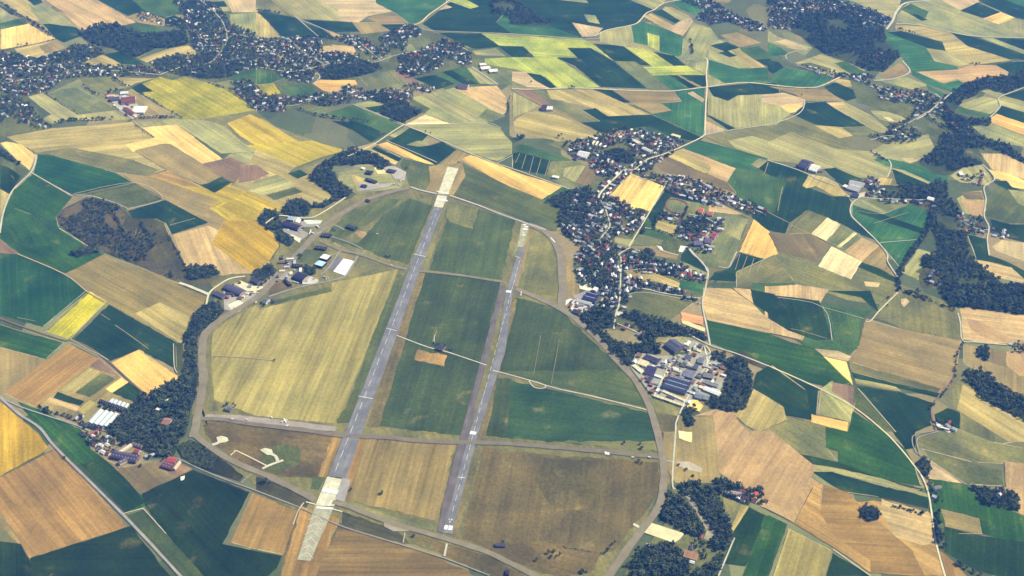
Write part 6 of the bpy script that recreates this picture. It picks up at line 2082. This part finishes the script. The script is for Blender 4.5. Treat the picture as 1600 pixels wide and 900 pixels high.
for line in TRK.strip().splitlines():
    t, x, y, lb = line.split(' ', 3)
    g = G(*coords(t, x + ' ' + y)[0])
    truck(g.x, g.y, random.uniform(0, 3.1), (232, 230, 224), lb, 'white trucks parked about the base')

def trailer(x, y, rot, L, label, col=(232, 230, 222)):
    r = bpy.data.objects.new('trailer', None); COL.objects.link(r)
    r.location = (x, y, ZP + 0.35); r.rotation_euler = (0, 0, rot)
    prop(r, label, 'trailer', None)
    a = new_obj('body', mesh_from('body', *box_vf(-L / 2, -1.4, 0.9, L / 2, 1.4, 3.8), M['metal_trim']), r); a.color = (*alb(col), 1)
    for wx in (-L / 2 + 1.5, -L / 2 + 2.8, L / 2 - 2):
        for wy in (-1.1, 1.1):
            w = new_obj('wheel', VW, r); w.location = (wx, wy, 0.5)
for t, s, lb in (('Z2', '568 690 620 704', 'long white trailer right of the ribbed hangar'), ('Z2', '495 160 525 182', 'white trailer on the perimeter road by the apron turn'),
                 ('Z3', '1500 92 1550 104', 'white trailer by the road east of the ribbed hangar'), ('Z2', '440 205 425 250', 'white trailer at the taxiway corner'),
                 ('Z2', '430 225 475 245', 'white trailer lying across the taxiway corner')):
    p = coords(t, s)
    a, b = G(*p[0]), G(*p[1])
    if lb.startswith('white trailer at') : b = a + (b - a) * 1.0
    trailer((a.x + b.x) / 2, (a.y + b.y) / 2, math.atan2((b - a).y, (b - a).x), max(8, (b - a).length), lb)

def aircraft(x, y, rot, s, col, label, group=None):
    """a small parked aeroplane: fuselage, wing, tailplane, fin"""
    r = bpy.data.objects.new('aeroplane', None); COL.objects.link(r)
    r.location = (x, y, ZP + 0.4); r.rotation_euler = (0, 0, rot); r.scale = (s, s, s)
    prop(r, label, 'aeroplane', group)
    bm = bmesh.new()
    prof = [(-6, 0.15), (-5, 0.35), (-2, 0.7), (1, 0.95), (3.4, 0.85), (4.8, 0.55), (5.6, 0.1)]
    rings = []
    for px, rr in prof:
        rings.append([bm.verts.new((px, math.cos(k * math.pi / 4) * rr, 1.6 + math.sin(k * math.pi / 4) * rr)) for k in range(8)])
    for i in range(len(rings) - 1):
        for k in range(8):
            bm.faces.new((rings[i][k], rings[i][(k + 1) % 8], rings[i + 1][(k + 1) % 8], rings[i + 1][k]))
    bm.faces.new(rings[0][::-1]); bm.faces.new(rings[-1])
    me = bpy.data.meshes.new('fuselage'); bm.to_mesh(me); bm.free(); me.materials.append(M['metal_trim'])
    c = (*alb(col), 1)
    new_obj('fuselage', me, r).color = c
    def plate(nm, pts, z, t):
        v = [(a, b, z) for a, b in pts] + [(a, b, z + t) for a, b in pts]
        n = len(pts)
        f = [tuple(range(n))[::-1], tuple(range(n, 2 * n))] + [(k, (k + 1) % n, n + (k + 1) % n, n + k) for k in range(n)]
        new_obj(nm, mesh_from(nm, v, f, M['metal_trim']), r).color = c
    plate('wing', [(2.2, -0.5), (1.0, -6.8), (-0.2, -6.8), (-0.4, 0), (-0.2, 6.8), (1.0, 6.8), (2.2, 0.5)], 1.9, 0.22)
    plate('tailplane', [(-4.6, -0.2), (-5.2, -2.5), (-6, -2.5), (-6, 2.5), (-5.2, 2.5), (-4.6, 0.2)], 1.75, 0.15)
    v = [(-4.4, -0.1, 1.8), (-6, -0.1, 1.8), (-6.3, -0.1, 3.9), (-5.5, -0.1, 3.9), (-4.4, 0.1, 1.8), (-6, 0.1, 1.8), (-6.3, 0.1, 3.9), (-5.5, 0.1, 3.9)]
    new_obj('fin', mesh_from('fin', v, [(0, 1, 2, 3), (7, 6, 5, 4), (0, 4, 5, 1), (1, 5, 6, 2), (2, 6, 7, 3), (3, 7, 4, 0)], M['metal_trim']), r).color = c
    for wx, wy in ((3.6, 0), (0, 1.6), (0, -1.6)):
        w = new_obj('wheel', VW, r); w.location = (wx, wy, 0.45); w.scale = (0.8, 0.8, 0.8)
for t, s, rot, sc, col, lb in (
        ('Z4', '1035 195', 0.5, 1.5, (236, 236, 232), 'white aeroplane parked on the yard strip by the grain field'),
        ('Z2', '740 592', 0.9, 0.55, (52, 54, 50), 'upper dark aeroplane on the bright white pad'),
        ('Z2', '728 628', 0.9, 0.55, (52, 54, 50), 'lower dark aeroplane on the bright white pad'),
        ('Z2', '410 685', 0.3, 0.8, (72, 72, 66), 'dark aeroplane before the ribbed hangar, upper one'),
        ('Z2', '395 740', 0.3, 0.8, (62, 62, 58), 'dark aeroplane before the ribbed hangar, lower one'),
        ('Z2', '470 715', 0.7, 0.8, (66, 66, 60), 'dark aeroplane right of the pair at the ribbed hangar'),
        ('Z2', '325 205', 0.7, 0.6, (120, 116, 110), 'grey aeroplane at the mouth of the dark purple hangar')):
    g = G(*coords(t, s)[0])
    aircraft(g.x, g.y, rot, sc, col, lb)
# antenna mast on the grass between the runways
def mast(x, y, h, label):
    r = bpy.data.objects.new('radio_mast', None); COL.objects.link(r)
    r.location = (x, y, 0.6)
    prop(r, label, 'mast')
    vs, fs = [], []
    for px, py in ((-0.8, -0.5), (0.8, -0.5), (0, 0.9)):
        v, f = box_vf(px - 0.12, py - 0.12, 0, px + 0.12, py + 0.12, h, len(vs)); vs += v; fs += f
    new_obj('leg_frame', mesh_from('leg_frame', vs, fs, M['metal_trim']), r).color = (0.7, 0.7, 0.68, 1)
    vs, fs = [], []
    for k in range(int(h / 2)):
        v, f = box_vf(-0.9, -0.6, k * 2 + 1, 0.9, 1.0, k * 2 + 1.12, len(vs)); vs += v; fs += f
    o = new_obj('brace', mesh_from('brace', vs, fs, M['metal_trim']), r); o.color = (0.7, 0.7, 0.68, 1); o['kind'] = 'stuff'
    new_obj('top_aerial', mesh_from('top_aerial', *box_vf(-0.25, -0.25, h, 0.25, 0.25, h + 5), M['metal_trim']), r).color = (0.8, 0.8, 0.78, 1)
g = G(679, 535)
mast(g.x, g.y, 26, 'thin pale radio mast by the station hut between the runways')
# ------------------------------------------------------------------ woods, hedges, single trees
MASS = {}
for line in WOODS.strip().splitlines():
    nm, where, step, size, t, rest = line.split('|')
    w = [tuple(G(*p)) for p in coords(t, rest)]
    o = sheet('forest_floor', w, LAY.z(w) + 0.25, M['scrub'], 0, rough_edge=3.0)
    o.color = (*alb((86, 80, 54) if 'scrub' in where else (66, 76, 46)), 0)
    prop(o, kind='structure')
    step = float(step)
    for x, y in scatter(w, step):
        if taken(x, y) or (on_road(x, y) and random.random() < 0.8):
            continue
        if ('valley' in where or 'far ' in where or 'large' in where) and math.sin(x * 0.021 + y * 0.013) + math.sin(y * 0.017 - x * 0.009 + 2.0) + random.gauss(0, 0.25) > 1.15:
            continue
        if 'scrub' in where and (random.random() < 0.15 or math.sin(x * 0.031 + 1.3) + math.sin(y * 0.027 + x * 0.011) > 0.85):
            continue
        add_tree(x, y, float(size) * (0.95 if 'scrub' in where else 1), where, (0, 1, 2, 3, 5, 1) if 'scrub' in where else None)
    MASS[where] = ('woodland', 'wood')
for line in HEDGES.strip().splitlines():
    where, step, size, t, rest = line.split('|')
    w = [tuple(G(*p)) for p in coords(t, rest)]
    step = float(step)
    for i in range(len(w) - 1):
        L = math.hypot(w[i + 1][0] - w[i][0], w[i + 1][1] - w[i][1])
        k = max(1, int(L / step))
        for s in range(k):
            tt = (s + random.uniform(0.1, 0.9)) / k
            sg = float(size)
            x = w[i][0] + (w[i + 1][0] - w[i][0]) * tt + random.gauss(0, 1.8)
            y = w[i][1] + (w[i + 1][1] - w[i][1]) * tt + random.gauss(0, 1.8)
            add_tree(x, y, sg * 1.05, where, (5, 5, 0, 1) if sg >= 0.6 and sg < 0.8 else (5, 5) if sg < 0.6 else (0, 1, 1, 2, 2, 5))
    MASS[where] = ('hedgerow', 'hedge')
sg = SINGLES.split()
for i in range(0, len(sg), 3):
    g = G(*coords(sg[i], sg[i + 1] + ' ' + sg[i + 2])[0])
    add_tree(g.x, g.y, 0.9, 'SINGLE', (0, 1, 2), 1.0)

# ------------------------------------------------------------------ villages: house sites and garden trees
HOUSES = []         # x, y, rot, L, W, h, roof, wall, where
ROOFS = [('red-brown', (134, 70, 58)), ('orange-red', (176, 92, 66)), ('slate grey', (92, 92, 104)), ('dark grey', (66, 64, 76)), ('brown', (104, 76, 66)), ('pale grey', (168, 168, 172)), ('white', (222, 220, 216))]
RW = [3, 2, 4, 3, 2, 7, 8]
WALLS = [('white', (236, 232, 222)), ('cream', (222, 206, 172)), ('brick', (150, 88, 70)), ('pale grey', (206, 204, 200))]
HGRID = set()
for line in VILLAGES.strip().splitlines():
    where, hs, ts, share, al, t, rest = line.split('|')
    w = [tuple(G(*p)) for p in coords(t, rest)]
    at, ac = al.split(' ', 1)
    a, b = [G(*p) for p in coords(at, ac)]
    ang = math.atan2((b - a).y, (b - a).x)
    hs, ts, share = float(hs), float(ts), float(share)
    # houses on a grid turned to the street
    c, s = math.cos(ang), math.sin(ang)
    wr = [(x * c + y * s, -x * s + y * c) for x, y in w]
    for x, y in scatter(wr, hs):
        if random.random() > share * (0.85 if t[0] == 'A' else 1.05):
            continue
        X, Y = x * c - y * s, x * s + y * c
        if taken(X, Y) or on_road(X, Y):
            continue
        key = (int(X // 14), int(Y // 14))
        if key in HGRID:
            continue
        HGRID.add(key)
        big = random.random() < 0.10
        L = random.uniform(18, 30) if big else random.uniform(10, 16)
        W = random.uniform(9, 14) if big else random.uniform(8, 10.5)
        rk = random.choices(range(len(ROOFS)), RW)[0]
        wk = random.choices(range(len(WALLS)), [6, 2, 3, 2])[0]
        HOUSES.append((X, Y, ang + random.choice([0, 0, math.pi / 2, math.pi]) + random.uniform(-0.16, 0.16), L, W, random.uniform(3.4, 6.2), rk, wk, where))
        k = max(1, int(max(L, W) / 8))
        for i in range(-1, 2):
            for j in range(-1, 2):
                BLD.add((int(math.floor((X + i * 4.2) / 5)), int(math.floor((Y + j * 4.2) / 5))))
    for x, y in scatter(w, ts * (0.66 if t[0] == 'A' else 0.72)):
        if taken(x, y) or on_road(x, y) or random.random() < 0.18:
            continue
        add_tree(x, y, 1.05, 'T:' + where, (0, 0, 1, 1, 2, 3, 4, 5))
    MASS['T:' + where] = ('garden_trees', 'trees')

# ------------------------------------------------------------------ houses: the nearest 260 as objects, the rest as one mass
def screen_size(x, y):
    px, py = P((x, y))
    if not (-15 < px < 1615 and -15 < py < 915):
        return 0
    fwd = y * CP + CAM_H * SP
    return F_PX / fwd

HOUSES.sort(key=lambda h: -screen_size(h[0], h[1]))
HV = [h for h in HOUSES if screen_size(h[0], h[1]) > 0]
NH = 270
def where_text(h):
    return ('%s-roofed house with %s walls' % (ROOFS[h[6]][0], WALLS[h[7]][0]))
HM = {}
def house_meshes(Lr, Wr, hr):
    k = (Lr, Wr, hr)
    if k not in HM:
        rh = Wr * 0.36
        HM[k] = (mesh_from('wall', *gable_wall(Lr, Wr, hr, rh), M['wall']), mesh_from('roof', *gable_roof(Lr, Wr, hr, rh), M['roof']),
                 mesh_from('chimney', *box_vf(Lr * 0.28, -0.45, hr + rh * 0.5, Lr * 0.28 + 0.9, 0.45, hr + rh + 1.1), M['wall']))
    return HM[k]
SHORT = lambda s: s
from collections import defaultdict
ORD = ['', 'second ', 'third ', 'fourth ', 'fifth ', 'sixth ', 'seventh ', 'eighth ', 'ninth ', 'tenth ']
def nth(i, n):
    if n == 1: return ''
    if i == 0: return 'leftmost '
    if i == n - 1: return 'rightmost '
    if i < n / 2: return ORD[min(i, 9)] + 'from left, '
    return ORD[min(n - 1 - i, 9)] + 'from right, '
def fit(s):
    w = s.split()
    if len(w) > 16: w = [x for x in w if x not in ('dark',)]
    if len(w) > 16: w = [x for x in w if x not in ('the', 'at', 'lower')]
    return ' '.join(w)
SHORTW = {'the dark wood at the lower right': 'the lower right wood', 'the left half of the wood at the lower right': 'the left half of that lower wood',
          'the round wood on the bottom edge': 'the round bottom wood', 'the dark wood at the bend of the perimeter road': 'the perimeter bend wood',
          'the wood by the field houses at the lower right': 'the field houses wood', 'the clump by the bottom edge houses': 'the bottom houses clump'}
byw = defaultdict(list)
for h in HV[:NH]:
    byw[h[8]].append(h)
for where, hs_ in byw.items():
    names = defaultdict(list)
    for h in hs_:
        names[(h[6], h[7], h[3] > 15)].append(h)
    for (rk, wk, big), lst in names.items():
        lst.sort(key=lambda h: P((h[0], h[1]))[0])
        for i, h in enumerate(lst):
            n = len(lst)
            base = '%s%s-roofed house with %s walls' % ('long ' if big else '', ROOFS[rk][0], WALLS[wk][0])
            base = '%s%s-roofed %s house' % ('long ' if big else '', ROOFS[rk][0], WALLS[wk][0])
            pre = nth(i, n)
            r = bpy.data.objects.new('house', None); COL.objects.link(r)
            r.location = (h[0], h[1], 0.8); r.rotation_euler = (0, 0, h[2])
            prop(r, fit(pre + base + ' in ' + where), 'house', 'houses in ' + where)
            wm, rm, cm = house_meshes(round(h[3] / 1.5) * 1.5, round(h[4]), round(h[5]))
            o = new_obj('wall', wm, r); o.color = (*jit_col(alb(WALLS[wk][1])), 1)
            ro = new_obj('roof', rm, r); ro.color = (*jit_col(alb(ROOFS[rk][1]), 0.12), 1)
            ch = new_obj('chimney', cm, ro); ch.color = (*alb((140, 90, 72)), 1)
# the rest of the houses: one object
rest = HOUSES[NH:]
VS, FS, MI = [], [], []
mats = []
for nm, c in ROOFS + WALLS:
    mats.append(surface('town_' + nm.replace(' ', '_').replace('-', '_') + '_surface', alb(c), 0.12, 0.1, 0.9))
for h in rest:
    X, Y, a, L, W, hh, rk, wk, _ = h
    rh = W * 0.36
    c, s = math.cos(a), math.sin(a)
    for (v, f), mi in ((gable_wall(L, W, hh, rh), len(ROOFS) + wk), (gable_roof(L, W, hh, rh), rk)):
        off = len(VS)
        VS += [(X + p[0] * c - p[1] * s, Y + p[0] * s + p[1] * c, p[2] + 0.8) for p in v]
        FS += [tuple(i + off for i in q) for q in f]
        MI += [mi] * len(f)
me = bpy.data.meshes.new('houses')
me.from_pydata(VS, [], FS)
for m in mats: me.materials.append(m)
me.polygons.foreach_set('material_index', MI)
me.update()
o = new_obj('houses', me)
prop(o, 'far houses of the towns and villages beyond the nearest ones', 'houses', None, 'stuff')

# ------------------------------------------------------------------ trees: the nearest 290 as objects, the rest as masses by place
def tsize(t):
    return screen_size(t[0], t[1]) * t[2]
vis = [i for i, t in enumerate(ALL) if screen_size(t[0], t[1]) > 0]
vis.sort(key=lambda i: -(tsize(ALL[i]) + (10 if ALL[i][6] == 'SINGLE' else 0)))
NT = 288
pick = set(vis[:NT])
KINDW = ['broad dark green tree', 'spreading dark green tree', 'tall blackish green tree', 'small paler green tree', 'pointed conifer', 'low dark shrub']
tgroups = defaultdict(list)
for i in pick:
    t = ALL[i]
    tgroups[(t[6].replace('T:', ''), t[4])].append(t)
NEARN = [(100, 717, 'beside the main road at the lower left'), (549, 766, 'at the runway end on the brown striped grass'), (596, 772, 'alone on the brown striped grass'), (412, 755, 'on the scrub by the perimeter road'), (980, 700, 'by the brown taxiway at the right'), (860, 865, 'in the scrub at the bottom of the airfield'), (1075, 740, 'by the pale pad at the right'), (685, 545, 'by the station hut between the runways'), (400, 640, 'by the house at the grain field corner')]
def tree_thing(t, label, group):
    x, y, s, rot, k, hf, _ = t
    r = bpy.data.objects.new('tree' if k < 5 else 'shrub', None); COL.objects.link(r)
    r.location = (x, y, 0.6); r.rotation_euler = (0, 0, rot); r.scale = (s, s, s * hf)
    prop(r, label, 'tree' if k < 5 else 'shrub', group)
    if k < 5:
        new_obj('trunk', TREES[k][1], r); new_obj('crown', TREES[k][0], r)
    else:
        new_obj('crown', shrub, r)
regs = defaultdict(list)
for (where, k), lst in tgroups.items():
    regs[where] += lst
for where, allt in regs.items():
    if where == 'SINGLE':
        cells = defaultdict(list)
        for t in allt:
            px, py = P((t[0], t[1]))
            near = min(NEARN, key=lambda q: (q[0] - px) ** 2 + (q[1] - py) ** 2)
            d = math.hypot(near[0] - px, near[1] - py)
            w = near[2] if d < 60 else ('alone in the open, %s of the photo' % (('lower' if py > 600 else 'middle' if py > 300 else 'upper') + (' left' if px < 530 else ' right' if px > 1060 else ' centre')))
            cells[(t[4], w)].append(t)
        for (k, w), lst in cells.items():
            lst.sort(key=lambda t: P((t[0], t[1]))[0])
            for i, t in enumerate(lst):
                tree_thing(t, fit(nth(i, len(lst)) + KINDW[k] + ' ' + w), 'lone trees')
        continue
    px = sorted(P((t[0], t[1]))[0] for t in allt); py = sorted(P((t[0], t[1]))[1] for t in allt)
    n = len(allt)
    cells = defaultdict(list)
    for t in allt:
        x, y = P((t[0], t[1]))
        cx = '' if n < 6 else 'left' if x < px[n // 3] else 'right' if x > px[2 * n // 3] else 'centre'
        cy = '' if n < 6 else 'far' if y < py[n // 3] else 'near' if y > py[2 * n // 3] else 'middle'
        cells[(t[4], (cy + ' ' + cx).strip())].append(t)
    for (k, c), lst in cells.items():
        lst.sort(key=lambda t: P((t[0], t[1]))[0])
        for i, t in enumerate(lst):
            tree_thing(t, fit(nth(i, len(lst)) + KINDW[k] + ' in ' + (c + ' of ' if c else '') + SHORTW.get(where, where)), 'trees in ' + where)
restm = defaultdict(list)
for i, t in enumerate(ALL):
    if i not in pick:
        restm[t[6]].append(t)
for where, pts in restm.items():
    if where == 'SINGLE':
        pts.sort(key=lambda t: P((t[0], t[1]))[0])
        for i, t in enumerate(pts): tree_thing(t, nth(i, len(pts)) + 'lone dark tree among the far fields', 'lone far trees')
        continue
    nm, cat = MASS[where]
    lb = where.replace('T:', '')
    lb = ('garden trees among ' + lb) if where.startswith('T:') else ('dense ' + lb[4:] + ', dark green')
    tree_mass(nm, pts, lb, cat)
# ------------------------------------------------------------------ air
def haze_box():
    v, f = box_vf(-30000, -30000, -2.0, 30000, 30000, CAM_H + 60)
    me = bpy.data.meshes.new('haze')
    me.from_pydata(v, [], f); me.update()
    m = bpy.data.materials.new('haze')
    m.use_nodes = True
    nt = m.node_tree; nt.nodes.clear()
    out = nt.nodes.new('ShaderNodeOutputMaterial')
    pv = nt.nodes.new('ShaderNodeVolumePrincipled')
    pv.inputs['Color'].default_value = HAZE_COL
    pv.inputs['Absorption Color'].default_value = HAZE_ABS
    pv.inputs['Density'].default_value = HAZE_D
    pv.inputs['Anisotropy'].default_value = 0.0
    nt.links.new(pv.outputs[0], out.inputs['Volume'])
    me.materials.append(m)
    o = new_obj('haze', me)
    prop(o, 'blue summer haze filling the air over the plain', 'haze', None, 'stuff')
HAZE_COL = (0.09, 0.32, 1.0, 1)
HAZE_ABS = (1, 1, 1, 1)
HAZE_D = 4.3e-5
haze_box()
print('TREES', len(ALL), 'HOUSES', len(HOUSES), 'IN VIEW', len(HV), 'OBJ', len(bpy.data.objects))
